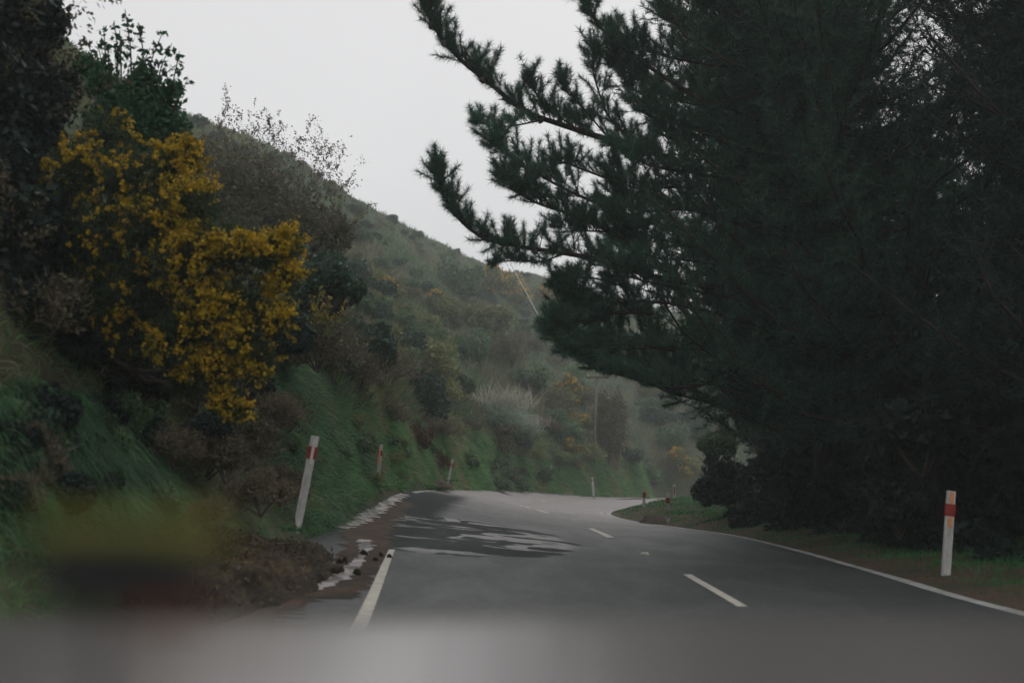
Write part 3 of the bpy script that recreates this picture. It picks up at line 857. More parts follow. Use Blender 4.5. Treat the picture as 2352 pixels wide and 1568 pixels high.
for kind, px, py, r, lab in [('shade', 60, 640, 110, 'shadowed bush left of the gorse, above the long grass'), ('shade', 170, 720, 90, 'shadowed bush under the left part of the gorse'),
        ('brown', 90, 780, 90, 'brown dead bush above the left end of the long grass'), ('shade', 260, 800, 90, 'dark bush right below the gorse middle'), ('shade', 380, 850, 80, 'dark bush below the hanging gorse clump'),
        ('brown', 250, 880, 70, 'dead brush just above the long grass'), ('brown', 350, 940, 70, 'brown brush where the long grass ends'), ('brown', 440, 960, 80, 'brown brush under the lowest gorse bloom'),
        ('shade', 520, 960, 70, 'dark bush under the lowest gorse bloom'), ('brown', 560, 1060, 70, 'brown brush on the bare slip of earth'), ('brown', 470, 1090, 60, 'brown brush at the right end of the long grass'),
        ('brown', 620, 1000, 60, 'greyish brush left of the green bank'), ('brown', 640, 1150, 50, 'low brush against the first guide post'), ('dark', 620, 840, 80, 'dark bush showing between gorse and green bank'),
        ('shade', 690, 760, 70, 'dark bush under the right end of the gorse'), ('brown', 740, 850, 60, 'thin twiggy bush where gorse meets the green bank'), ('brown', 820, 900, 55, 'brown bush at the top edge of the green bank'),
        ('shade', 20, 480, 110, 'shadowed bush at the roadside edge level with the gorse top'), ('brown', 545, 1170, 45, 'small dead bush above the mud heap'), ('dark', 700, 690, 80, 'dark bush between the gorse and the yellow twigs')]:
    p = on_hill(px, py)
    if p is None: continue
    put(kind, p, r * p[1] / FPX * 1.65, lab, 'bush', sink=.05, sz=1.0)
# sprig of yellow twigs beside the gorse
yb = W(735, 800, 17.5)
ty = thing('yellow_shrub', yb, 'thin shrub with sparse yellow flowers on twigs, just beyond the big gorse', 'shrub')
mb = MB(); pts = []
rg = np.random.default_rng(40)
twigs(mb, [yb] * 14, [unit(W(x, y, 17.5) - yb) for x, y in [(750, 660), (760, 690), (740, 680), (775, 720), (730, 700), (700, 740), (720, 640), (765, 760), (790, 760), (810, 790), (745, 650), (755, 710), (780, 740), (735, 660)]],
      rg.uniform(.6, 1.15, 14), rg, .01, 9, pts)
for q in (0,): pass
o_ = np.array(pts)
mb.v = [tuple(np.array(p_) - yb) for p_ in mb.v]
mb.build('stems', M['twig'], ty)
v, f = leaf_quads(o_[rg.random(len(o_)) < .7] + rg.normal(size=3) * .01 - yb, .035, rg); mk('foliage', v, f, M['shrub_olive'], ty)
sel = o_[(o_[:, 2] > np.quantile(o_[:, 2], .45))]; sel = sel[rg.random(len(sel)) < .6]
v, f = leaf_quads(sel + rg.normal(size=sel.shape) * .02 - yb, .034, rg, 1.1); mk('blossom', v, f, M['gorse_bloom'], ty)

# long drooping grass on the near bank
def grass_mass(name, kind, cen, sx, sy, n, L, w, mat, seed, droop=.7, lab=None):
    rg = np.random.default_rng(seed)
    P = []
    for (px, py, r) in cen:
        h = on_hill(px, py)
        if h is None: continue
        for _ in range(int(n * r / 100)):
            q = on_hill(px + rg.normal() * r * sx, py + rg.normal() * r * sy)
            if q is not None and abs(q[1] - h[1]) < 4: P.append(q)
    P = np.array(P)
    D = unit(np.array([.5, -.45, .75]) + rg.normal(size=P.shape) * .62)
    lv = 1 + .9 * fbm(P, 1.6, 2)
    v, f = blades(P, D, rg.uniform(.4, 1.2, len(P)) * L * lv, w, rg, droop, 4)
    return tag(mk(name, v, f, M[mat]), kind='stuff')
grass_mass('long_grass', 'stuff', [(60, 1010, 90), (170, 1000, 80), (260, 1060, 80), (110, 1110, 100), (330, 1090, 50), (250, 1150, 90), (60, 1180, 90), (350, 1150, 50), (160, 940, 50), (30, 930, 50)],
           .45, .38, 3600, .42, .010, 'grass_deep', 51, .85)
rgw = np.random.default_rng(88)
for j in range(30):
    p = on_hill(rgw.uniform(0, 380), rgw.uniform(960, 1190))
    if p is not None: put(['brown', 'green', 'shade', 'dark'][j % 4], p, rgw.uniform(.2, .42), 'small weedy bush poking out of the long grass', 'weed', 'weeds in the long grass', rgw, sz=1.0)
for j in range(40):
    p = on_hill(rgw.uniform(640, 1350), rgw.uniform(960, 1125))
    if p is not None and p[1] > 16: put(['brown', 'green', 'olive', 'green'][j % 4], p, rgw.uniform(.012, .022) * p[1], 'low weedy clump on the green roadside bank', 'weed', 'weeds on the roadside bank', rgw, sz=.7)
grass_mass('tall_grass', 'stuff', [(650, 890, 60), (720, 930, 70), (780, 980, 60), (700, 1010, 70), (830, 1050, 40), (760, 1080, 70), (740, 1170, 50), (640, 860, 40)],
           .7, .6, 2600, .55, .016, 'grass_deep', 52, .65)

# pampas grass
def pampas(px, py, rpx, lab, seed, n=1500, nplume=260):
    rg = np.random.default_rng(seed)
    p = on_hill(px, py); R_ = rpx * p[1] / FPX
    t = thing('pampas_grass', p, lab, 'pampas grass')
    P0 = rg.normal(size=(n, 3)) * np.array([.28, .28, .1]) * R_; 
    D = unit(rg.normal(size=(n, 3)) * np.array([.9, .9, .2]) + np.array([.25, -.2, .9]))
    v, f = blades(P0, D, rg.uniform(.9, 1.5, n) * R_, .03 * R_, rg, .55, 5); mk('foliage', v, f, M['pampas'], t)
    P0 = rg.normal(size=(nplume, 3)) * np.array([.5, .4, .1]) * R_ + np.array([.35, 0, .35]) * R_
    D = unit(rg.normal(size=(nplume, 3)) * np.array([.45, .45, .15]) + np.array([.15, 0, 1]))
    v, f = blades(P0, D, rg.uniform(.7, 1.15, nplume) * R_, .035 * R_, rg, .25, 4); mk('plumes', v, f, M['pampas_top'], t)
    return t
pampas(1125, 965, 75, 'large pale pampas grass clump halfway up the slope', 61)
pampas(1205, 990, 38, 'small pampas grass clump just right of the large one', 62, 700, 140)

# bare fan-shaped tree by the pole
def fan_tree(px, py, w0, hpx, lab, seed, nst=90, group=None):
    rg = np.random.default_rng(seed); p = on_hill(px, py)
    t = thing('bare_tree', p, lab, 'tree'); mb = MB(); pts = []
    k = p[1] / FPX
    st = [np.array([rg.normal() * w0 * .12 * k, rg.normal() * .3, 0]) for _ in range(nst)]
    dr = [unit(np.array([rg.uniform(-.75, 1.15) * w0 / hpx, rg.normal() * .25, 1])) for _ in range(nst)]
    ln = rg.uniform(.6, 1.02, nst) * hpx * k
    twigs(mb, st, dr, ln, rg, .05, 8, pts, bend=.14, sub_len=.3, upward=.7)
    mb.build('limbs', M['twig_pale'], t)
    b = MB(); b.tube([(0, 0, -.4), (0, 0, .9)], [.26, .2], 8); b.build('trunk', M['twig'], t)
    pts = np.array(pts); pts = np.concatenate([pts, pts[:: 2] + rg.normal(size=pts[::2].shape) * .3])
    v, f = leaf_quads(pts + rg.normal(size=pts.shape) * .12, .13, rg); mk('crown', v, f, M['bud'], t)
    return t
fan_tree(1400, 1078, 62, 188, 'bare fan shaped tree beside the power pole', 71)
fan_tree(1150, 1050, 30, 75, 'little bare tree on the grass below the pampas grass', 72, 14)

# power pole and wires
pb = on_hill(1366, 1068)
pole = thing('power_pole', pb, 'slender grey power pole beside the bare fan shaped tree', 'power pole')
k = pb[1] / FPX
ph = 215 * k
b = MB(); b.tube([(0, 0, -.5), (.08, 0, ph * .5), (.3, 0, ph)], [.11, .09, .07], 8); b.build('pole', M['metal'], pole, True)
b = MB(); b.box((.3, -.15, ph - .5), (1.8, .12, .14)); b.build('crossarm', M['twig'], pole)
b = MB()
for q in (-.45, .3, 1.0): b.tube([(q, -.15, ph - .42), (q, -.15, ph - .2)], .06, 6)
b.build('insulators', M['post'], pole)
ptop = pb + np.array([.3, -.15, ph - .2])
w0_ = W(1120, 508, 150)
far_p = on_hill(1130, 640)
for j, (dx, col) in enumerate(((0, 'wire'), (-.7, 'metal'))):
    A_ = W(1150 , 563, 118); 
    a0 = A_ + (A_ - W(1247, 745, 100)) * .35
    pts = [a0, W(1183, 625, 111), W(1215, 684, 105), W(1247, 745, 100)]
    pts = cr_spline(np.array(pts) + np.array([dx * .6, 0, -dx * .0]), 20)
    end = ptop + np.array([dx, 0, 0])
    pts = np.vstack([pts, pts[-1] + (end - pts[-1]) * .5 + np.array([0, 0, -.35]), end])
    b = MB(); b.tube(pts, .042 if j == 0 else .02, 5)
    tag(b.build('overhead_wire', M[col], None), 'pale overhead wire slanting down the hillside to the pole' if j == 0 else 'thinner grey overhead wire just beside the pale one', 'wire')

# ------------------------------------------------------------------ pines
PB = np.array([(-300, 1455), (0, 1462), (60, 1455), (120, 1400), (150, 1365), (240, 1345), (300, 1400), (350, 1390), (450, 1385), (560, 1385), (620, 1335), (660, 1285), (700, 1268), (780, 1250), (830, 1290), (870, 1370),
               (900, 1470), (940, 1540), (980, 1590), (1100, 1610), (1180, 1650), (1240, 1800), (1300, 2100), (1400, 2500)], float)
def allowed(P, rng, jit=14):
    x, y = topx(P)
    lim = np.interp(y, PB[:, 0], PB[:, 1])
    return x > lim + np.abs(rng.normal(size=len(P))) * jit

def pine(base, H, lean, seed, label, Lmax=4.2, nlimb=64, tw=7.0, needle='needle', per=14, nl=.13, nw=.012, h0=.14, top=1.0, spreadgap=.17, group=None, limit=True, tip=None):
    rng = np.random.default_rng(seed); base = np.asarray(base, float)
    t = thing('pine_tree', base, label, 'pine tree', group)
    hs = np.linspace(0, 1, 12)
    tr = np.stack([lean[0] * hs ** 1.3, lean[1] * hs, H * hs], 1) + np.stack([.1 * np.sin(hs * 7 + seed), .1 * np.cos(hs * 5 + seed), hs * 0], 1)
    mb = MB(); mb.tube(np.vstack([[(0, 0, -.5)], tr[1:]]), np.linspace(.30, .05, 12) * H / 15, 10); mb.build('trunk', M['bark'], t, True)
    lm, tm = MB(), MB(); TP, TD = [], []
    for k in range(nlimb):
        hf_ = h0 + (top - h0) * (k + rng.random()) / nlimb
        s = np.array([np.interp(hf_, hs, tr[:, j]) for j in range(3)])
        az = k * 2.4 + rng.normal() * .3
        L = Lmax * (1 - hf_ * .62) * rng.uniform(.65, 1.1)
        d = np.array([math.cos(az), math.sin(az), rng.uniform(-.05, .3)])
        up = rng.uniform(.1, .45)
        u_ = np.linspace(0, 1, 7)[:, None]
        p = s + d * L * u_ + np.array([0, 0, 1]) * L * up * (u_ ** 2.2) - np.array([0, 0, 1]) * L * .12 * np.sin(u_ * 3.1)
        p += rng.normal(size=p.shape) * .05 * L * u_ * .4
        ok = allowed(p + base, rng, 0) if limit else np.ones(7, bool)
        n_ok = 7 if ok.all() else int(np.argmin(ok))
        if n_ok < 2: continue
        p = p[:n_ok]
        lm.tube(p, np.linspace(.055, .016, 7)[:n_ok] * (L / 3) ** .5, 5)
        Lc_ = np.linalg.norm(np.diff(p, axis=0), axis=1).sum()
        for q in range(int(Lc_ * tw)):
            tq = rng.uniform(.12, 1); i = min(int(tq * (n_ok - 1)), n_ok - 2); fr = tq * (n_ok - 1) - i
            a = p[i] + (p[i + 1] - p[i]) * fr; tg = unit(p[i + 1] - p[i])
            dd = unit(tg * .5 + unit(rng.normal(size=3)) * .8 + np.array([0, 0, .25]))
            l = rng.uniform(.35, 1.1) * (1.15 - .5 * tq)
            e = a + dd * l + np.array([0, 0, .12 * l])
            if rng.random() < .35: tm.tube([a, (a + e) / 2 + rng.normal(size=3) * .03, e], [.013, .009, .005], 3)
            m = max(2, int(l / spreadgap)); tt2 = np.linspace(.25, 1, m)[:, None]
            TP.append(a + (e - a) * tt2); TD.append(np.tile(unit(dd + np.array([0, 0, .35])), (m, 1)))
    TP, TD = np.vstack(TP), np.vstack(TD)
    if limit:
        ok = allowed(TP + base, rng); TP, TD = TP[ok], TD[ok]
    v, f = needles(TP, TD, rng, per, nl, nw); mk('crown', v, f, M[needle], t)
    lm.build('limbs', M['bark'], t)
    if len(tm.v): tm.build('twigs', M['bark'], t)
    return t, rng

def gz(x, y):
    z = drop(verge_bvh, x, y)
    return z if z is not None else 0.2
def at(x, y): return (x, y, gz(x, y))

p1, rg = pine(at(8.6, 21.5), 15, (-3.2, .2), 101, 'tall leaning pine whose long limbs reach out over the road against the sky', 6.4, 150, 13, 'needle', 18, .17, .017, h0=.15)
pine(at(7.6, 25.5), 15, (-1.2, .2), 120, 'full pine close behind the long reaching limbs of the leaning pine', 5.8, 140, 13, 'needle', 15, .19, .020, h0=.17)
b1 = np.array(p1.location)
# the limbs that stand out against the sky, each a part of the leaning pine
def sky_limb(pts, d0, d1, r0, dens=30, tuft=.42, seed=0, tag_='branch'):
    rng = np.random.default_rng(seed)
    n = len(pts)
    P = np.array([W(x, y, d0 + (d1 - d0) * i / (n - 1)) for i, (x, y) in enumerate(pts)])
    P = cr_spline(P, 26)
    b = MB(); b.tube(P - b1, np.linspace(r0, r0 * .22, 26), 7)
    L = np.linalg.norm(np.diff(P, axis=0), axis=1).sum()
    TP, TD = [], []
    for q in range(int(L * dens)):
        t = rng.random() ** .8; i = min(int(t * 25), 24); a = P[i] + (P[i + 1] - P[i]) * (t * 25 - i)
        tg = unit(P[i + 1] - P[i])
        dd = unit(tg * rng.uniform(.1, .8) + unit(rng.normal(size=3)) * .7 + np.array([0, 0, .55]))
        l = tuft * rng.uniform(.25, 1.25) * (1.1 - .25 * t)
        e = a + dd * l + np.array([0, 0, .15 * l])
        b.tube(np.array([a, (a + e) / 2, e]) - b1, [.010, .007, .004], 3)
        m = max(2, int(l / .11)); tt2 = np.linspace(.5, 1, m)[:, None]
        TP.append(a + (e - a) * tt2 - b1); TD.append(np.tile(unit(dd + np.array([0, 0, .3])), (m, 1)))
    # tip brush
    TP.append(np.repeat(P[-3:] - b1, 2, 0)); TD.append(np.tile(unit(P[-1] - P[-3]), (6, 1)))
    TP, TD = np.vstack(TP), np.vstack(TD)
    br = b.build('branch', M['bark'], p1, True)
    v, f = needles(TP, TD, rng, 44, .155, .010, .9); mk('needles', v, f, M['needle'], br)
    return P, br
dA, dB = 20.5, 18.5
PA, brA = sky_limb([(1620, 400), (1500, 350), (1400, 322), (1300, 290), (1205, 255), (1130, 195), (1060, 140), (1005, 75), (978, 15), (968, -60)], 21.2, 18.2, .075, 30, .50, 1)
PBb, brB = sky_limb([(1640, 660), (1500, 635), (1400, 603), (1300, 582), (1190, 566), (1110, 546), (1050, 498), (1018, 440), (1000, 378)], 21, 18, .065, 30, .42, 2)
sky_limb([(1560, 640), (1450, 560), (1330, 500), (1230, 465), (1180, 435), (1152, 405)], 21, 18.6, .045, 30, .5, 3)
sky_limb([(1520, 520), (1380, 470), (1290, 430), (1210, 385), (1150, 345), (1135, 320)], 21, 19, .04, 26, .5, 4)
sky_limb([(1640, 250), (1500, 160), (1430, 110), (1380, 65), (1345, 10), (1330, -30)], 21, 18.8, .045, 26, .40, 5)
sky_limb([(1460, 330), (1400, 270), (1375, 210), (1360, 150), (1372, 110)], 20.8, 19.8, .03, 26, .45, 6)
sky_limb([(1500, 720), (1400, 720), (1320, 740), (1262, 760)], 20.8, 19.4, .035, 34, .45, 7)
sky_limb([(1560, 800), (1450, 800), (1360, 818), (1300, 805)], 20.8, 19.4, .035, 34, .4, 8)
sky_limb([(1640, 880), (1540, 890), (1450, 868), (1380, 850)], 20.8, 19.6, .035, 30, .35, 9)
sky_limb([(1330, 300), (1260, 250), (1230, 215), (1215, 170)], 20, 19.4, .02, 26, .32, 10)
sky_limb([(1400, 320), (1340, 250), (1300, 210), (1290, 180)], 20.4, 19.6, .02, 26, .34, 11)
sky_limb([(1250, 275), (1170, 290), (1110, 285), (1092, 280)], 19.8, 19.2, .02, 24, .3, 12)
sky_limb([(1300, 582), (1240, 600), (1170, 600), (1130, 605)], 19.8, 19.2, .018, 24, .28, 13)
sky_limb([(1420, 420), (1340, 390), (1290, 375), (1240, 400), (1225, 440)], 20.4, 19.4, .025, 26, .42, 14)
sky_limb([(1500, 600), (1420, 540), (1340, 530), (1270, 520)], 20.8, 19.6, .03, 28, .42, 15)
sky_limb([(1440, 660), (1370, 640), (1310, 640), (1265, 655)], 20.6, 19.6, .025, 26, .3, 16)
for j, y0 in enumerate(range(-40, 900, 52)):
    xe = np.interp(y0, PB[:, 0], PB[:, 1]) + rg.uniform(20, 110)
    sky_limb([(1800 + rg.normal() * 30, y0 + 70 + rg.normal() * 25), ((1800 + xe) / 2, y0 + 40 + rg.normal() * 20), (xe + 60, y0 + 5), (xe, y0 - 25)], rg.uniform(21, 23), rg.uniform(19.4, 21), .04, 20, .62, 30 + j)
# cones on the two long limbs
cone0 = None
rgc = np.random.default_rng(77)
for Pz, br, ts in ((PA, brA, (5, 8.2, 8.8, 10, 11.2, 14, 14.7, 18.6, 19.2, 20.5)), (PBb, brB, (6, 9, 10.2, 11.4, 12.6, 18, 19, 15))):
    for q in ts:
        i = int(q); a = Pz[i] + (Pz[i + 1] - Pz[i]) * (q - i)
        off_ = unit(np.array([rgc.normal() * .3, -.5, rgc.choice([-1, 1])])) * .055
        if cone0 is None:
            b = MB(); n_ = 12; zz = np.linspace(-.075, .065, n_); rr_ = .042 * np.sin(np.linspace(.35, 2.95, n_)) * (1 + .18 * (np.arange(n_) % 2))
            b.tube(np.stack([zz * 0, zz * 0, zz], 1), rr_, 8)
            cone0 = b.build('pine_cone', M['cone'], br, True); c_ = cone0
        else:
            c_ = cone0.copy(); COL.objects.link(c_); c_.parent = br
        c_.location = tuple(a + off_ - b1); c_.rotation_euler = (rgc.normal() * .5, rgc.normal() * .7, 0)
        c_.scale = (1.25,) * 3

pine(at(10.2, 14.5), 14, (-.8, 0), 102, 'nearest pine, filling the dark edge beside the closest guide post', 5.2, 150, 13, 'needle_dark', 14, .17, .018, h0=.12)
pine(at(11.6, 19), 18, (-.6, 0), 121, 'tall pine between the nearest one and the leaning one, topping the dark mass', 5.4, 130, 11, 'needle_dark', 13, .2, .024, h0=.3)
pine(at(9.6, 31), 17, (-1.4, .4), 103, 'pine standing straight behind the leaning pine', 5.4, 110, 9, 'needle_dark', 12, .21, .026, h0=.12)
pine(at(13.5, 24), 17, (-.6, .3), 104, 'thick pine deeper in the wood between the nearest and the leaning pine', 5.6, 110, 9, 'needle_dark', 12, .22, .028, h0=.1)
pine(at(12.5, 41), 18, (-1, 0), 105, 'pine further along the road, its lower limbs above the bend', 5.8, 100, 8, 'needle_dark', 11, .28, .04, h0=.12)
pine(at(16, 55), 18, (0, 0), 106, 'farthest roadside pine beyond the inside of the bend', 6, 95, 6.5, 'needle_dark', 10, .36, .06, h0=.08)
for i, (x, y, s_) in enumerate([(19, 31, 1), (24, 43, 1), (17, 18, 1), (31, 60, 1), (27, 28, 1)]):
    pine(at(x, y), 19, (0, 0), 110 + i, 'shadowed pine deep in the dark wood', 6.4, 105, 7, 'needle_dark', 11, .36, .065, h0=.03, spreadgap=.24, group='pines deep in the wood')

# undergrowth below the pines
ug = [('shade', 2110, 960, 18.5, 150, 'high dark bush hiding the foot of the nearest trunks'), ('shade', 1890, 1120, 24, 110, 'dark bush standing before the second trunk'), ('shade', 2060, 1120, 19, 120, 'dark bush between trunk and closest guide post'),
      ('shade', 1700, 1190, 34, 60, 'dark twiggy bush at the road end of the wood, behind the short verge grass'), ('green', 1640, 1000, 40, 62, 'lit green shrub at the edge of the wood beside the far slope'),
      ('shade', 1740, 1160, 30, 90, 'dark bush under the pines behind the verge'), ('shade', 1690, 1080, 34, 110, 'tall dark bush where the wood meets the open slope'),
      ('shade', 1850, 1200, 27, 110, 'dark bush in the wood beyond the verge'), ('shade', 1960, 1210, 23, 120, 'dark bush in the wood short of the closest guide post'),
      ('shade', 2080, 1230, 20, 130, 'dark bush just left of the closest guide post'), ('shade', 2230, 1250, 18, 140, 'dark bush behind the closest guide post'),
      ('shade', 2380, 1280, 16, 160, 'dark bush at the very edge beyond the closest guide post'), ('shade', 1800, 1060, 32, 130, 'high dark bush under the leaning trunk'),
      ('shade', 1950, 1060, 27, 150, 'high dark bush behind the leaning trunk'), ('shade', 2130, 1080, 23, 160, 'high dark bush behind the guide post'), ('shade', 2320, 1080, 20, 180, 'high dark bush deep behind the guide post')]
for kind, px, py, d, r, lab in ug:
    x, y, z = W(px, py, d); s = r * d / FPX
    put(kind, (x, y, z - s * .8), s, lab, 'bush', sink=0, sz=1.0)
rng = np.random.default_rng(91)
n_ = 0
while n_ < 46:
    x, y = rng.uniform(8, 60), rng.uniform(10, 110)
    if x < 7.2 + max(0, (y - 36)) * .42 or x > 10 + y * .62: continue
    n_ += 1
    put('shade', (x, y, gz(x, y)), rng.uniform(1.6, 3.4), 'dark bush in the shade of the wood', 'bush', 'dark bushes in the wood', rng, sz=1.3)

# ------------------------------------------------------------------ mud, water and soil at the road side
rng = np.random.default_rng(15)
def heap(name, label, cat, cx, cy, rx, ry, h, mat, surf, seed, nr=70, na=120, rough=.12, lift=0, extra=None):
    t = thing(name, (cx, cy, (drop(surf, cx, cy) or 0)), label, cat)
    z0 = t.location.z
    V, F = [], []
    for i in range(nr + 1):
        for j in range(na):
            a = 2 * math.pi * j / na; r = i / nr
            e = 1 + .28 * mnoise.fractal(Vector((math.cos(a) * 1.6 + seed, math.sin(a) * 1.6, 0)), 1, 2, 4)
            x, y = cx + rx * r * e * math.cos(a), cy + ry * r * e * math.sin(a)
            g = drop(surf, x, y); 
            g2 = drop(hill_bvh, x, y)
            if g is None: g = g2 if g2 is not None else z0
            if g2 is not None and g2 > g: g = g + min((g2 - g), .35)
            k_ = (1 - r * r)
            z = g + h * k_ + (mnoise.fractal(Vector((x, y, seed)) * 2.2, 1, 2.1, 6) * rough + abs(mnoise.noise(Vector((x, y, seed)) * 9)) * rough * .6) * min(1, (1 - r) * 5 + .04) + .008
            if i == nr: z = g - .02
            V.append((x - cx, y - cy, z - z0))
    for i in range(nr):
        for j in range(na):
            F.append((i * na + j, (i + 1) * na + j, (i + 1) * na + (j + 1) % na, i * na + (j + 1) % na))
    mk('mound', V, F, mat, t, True)
    return t, np.array(V)
hp, HVv = heap('mud_heap', 'wet brown mud heap slipped onto the road at the foot of the first guide post', 'mud heap', -2.9, 11.6, .92, 3.1, .32, M['mud'], road_bvh, 3, rough=.12)
sel = HVv[rng.integers(0, len(HVv) - 130, 2600)] + rng.normal(size=(2600, 3)) * np.array([.03, .05, .01]) + np.array([0, 0, .015])
v, f = leaf_quads(sel, .028, rng, 1.5); mk('leaf_litter', v, f, M['litter'], hp)
mb = MB()
for _ in range(60):
    q = HVv[rng.integers(0, len(HVv) - 200)]; d = unit(rng.normal(size=3) * np.array([1, 1, .35]))
    mb.tube([q, q + d * rng.uniform(.05, .25) + np.array([0, 0, .03])], .005, 3)
mb.build('twigs', M['twig_pale'], hp)
hp2, _ = heap('soil_heap', 'small orange brown heap of soil on the verge grass by the bend', 'soil heap', *W(1503, 1196, 37)[:2], .55, .9, .28, M['soil'], verge_bvh, 6, 26, 48, .08)
pz = on_hill(995, 1118)
heap('soil_heap', 'fallen orange soil at the foot of the bank behind the leaning guide post', 'soil heap', pz[0], pz[1], .8, 1.4, .3, M['soil'], hill_bvh, 9, 26, 48, .1)

rgk = np.random.default_rng(4)
clod0 = None
for j in range(14):
    a_ = rgk.uniform(-1.2, 2.2); x_k = -2.1 + rgk.normal() * .22 + .04 * a_; y_k = 11.8 + a_ * 1.5
    s_ = rgk.uniform(.02, .06)
    if clod0 is None:
        b = MB(); u8 = np.linspace(.12, math.pi - .12, 6); b.tube(np.stack([.15 * np.sin(u8 * 2), u8 * 0, -np.cos(u8) * .7], 1), np.sin(u8) * np.array([1, 1.15, .9, 1.1, .95, 1]), 7)
        clod0 = c_ = b.build('mud_clod', M['mud'], None, True)
    else:
        c_ = clod0.copy(); COL.objects.link(c_)
    z = drop(road_bvh, x_k, y_k) or 0
    c_.location = (x_k, y_k, z + s_ * .4); c_.rotation_euler = (rgk.uniform(0, 6), rgk.uniform(0, 6), 0); c_.scale = (s_, s_ * 1.2, s_ * .8)
    tag(c_, 'small lump of wet mud on the road beside the mud heap', 'mud clod', 'mud clods scattered from the heap')

def water_mat():
    m, n, l, b = new_mat('muddy_runoff')
    t = n.new('ShaderNodeTexCoord'); mp = n.new('ShaderNodeMapping'); mp.inputs['Scale'].default_value = (1, .45, 1)
    l.new(t.outputs['Object'], mp.inputs[0])
    no = n.new('ShaderNodeTexNoise'); no.inputs['Scale'].default_value = 4.5; no.inputs['Detail'].default_value = 7; no.inputs['Distortion'].default_value = .6
    l.new(mp.outputs[0], no.inputs['Vector'])
    r = n.new('ShaderNodeValToRGB'); r.color_ramp.elements[0].position = .44; r.color_ramp.elements[0].color = (.05, .04, .035, 1)
    r.color_ramp.elements[1].position = .55; r.color_ramp.elements[1].color = (.42, .38, .375, 1)
    l.new(no.outputs['Fac'], r.inputs[0]); l.new(r.outputs[0], b.inputs['Base Color'])
    b.inputs['Roughness'].default_value = .38
    bp = n.new('ShaderNodeBump'); bp.inputs['Strength'].default_value = .5; bp.inputs['Distance'].default_value = .02
    l.new(no.outputs['Fac'], bp.inputs['Height']); l.new(bp.outputs[0], b.inputs['Normal'])
    return m
M['water'] = water_mat()
def strip(name, pts, mat, zo, seed, n=150, jit=.55, kind='structure'):
    """pts: (px, py, half width in m); a ragged strip laid on the road"""
    rng = np.random.default_rng(seed)
    c = []
    for x, y, w in pts:
        h = hit(road_bvh, x, y)
        if h is not None: c.append((*h[:2], w))
    c = cr_spline(np.array(c), n)
    tg = unit(np.gradient(c[:, :2], axis=0)); nr = np.stack([tg[:, 1], -tg[:, 0]], 1)
    K = 6; V = []
    for i in range(n):
        wl_ = c[i, 2] * (1 + jit * mnoise.fractal(Vector((i * .22, seed, 0)), 1, 2, 3) * 1.6); wr_ = c[i, 2] * (1 + jit * mnoise.fractal(Vector((i * .22, seed + 9, 0)), 1, 2, 3) * 1.6)
        for k_ in range(K):
            s_ = -wl_ + (wl_ + wr_) * k_ / (K - 1)
            p = c[i, :2] + nr[i] * s_
            g = drop(road_bvh, p[0], p[1]); 
            V.append((p[0], p[1], (g if g is not None else hit(road_bvh, *pts[0][:2])[2]) + zo))
    F = [(i * K + j, i * K + j + 1, (i + 1) * K + j + 1, (i + 1) * K + j) for i in range(n - 1) for j in range(K - 1)]
    # leave out faces whose edge fell off the road
    V = np.array(V)
    F = [q for q in F if max(abs(V[q[a], 2] - V[q[b_], 2]) for a, b_ in ((0, 1), (0, 3), (1, 2))) < .25]
    return tag(mk(name, V, F, mat, smooth=True), kind=kind)
strip('muddy_ground', [(700, 1372, .5), (800, 1320, .35), (846, 1250, .35), (840, 1215, .45), (868, 1180, .5), (905, 1145, .5)], M['soil'], .004, 2, jit=.35)
strip('muddy_ground', [(440, 1440, .8), (560, 1395, .5), (680, 1368, .3), (770, 1345, .2), (835, 1310, .12)], M['soil'], .005, 12, jit=.5)
strip('water', [(778, 1213, .16), (812, 1196, .26), (848, 1176, .26), (872, 1160, .24), (900, 1143, .24), (925, 1134, .2)], M['water'], .012, 5)
strip('water', [(640, 1372, .07), (730, 1350, .09), (785, 1322, .12), (815, 1298, .09), (832, 1275, .05), (840, 1256, .11), (836, 1240, .10)], M['water'], .012, 8)

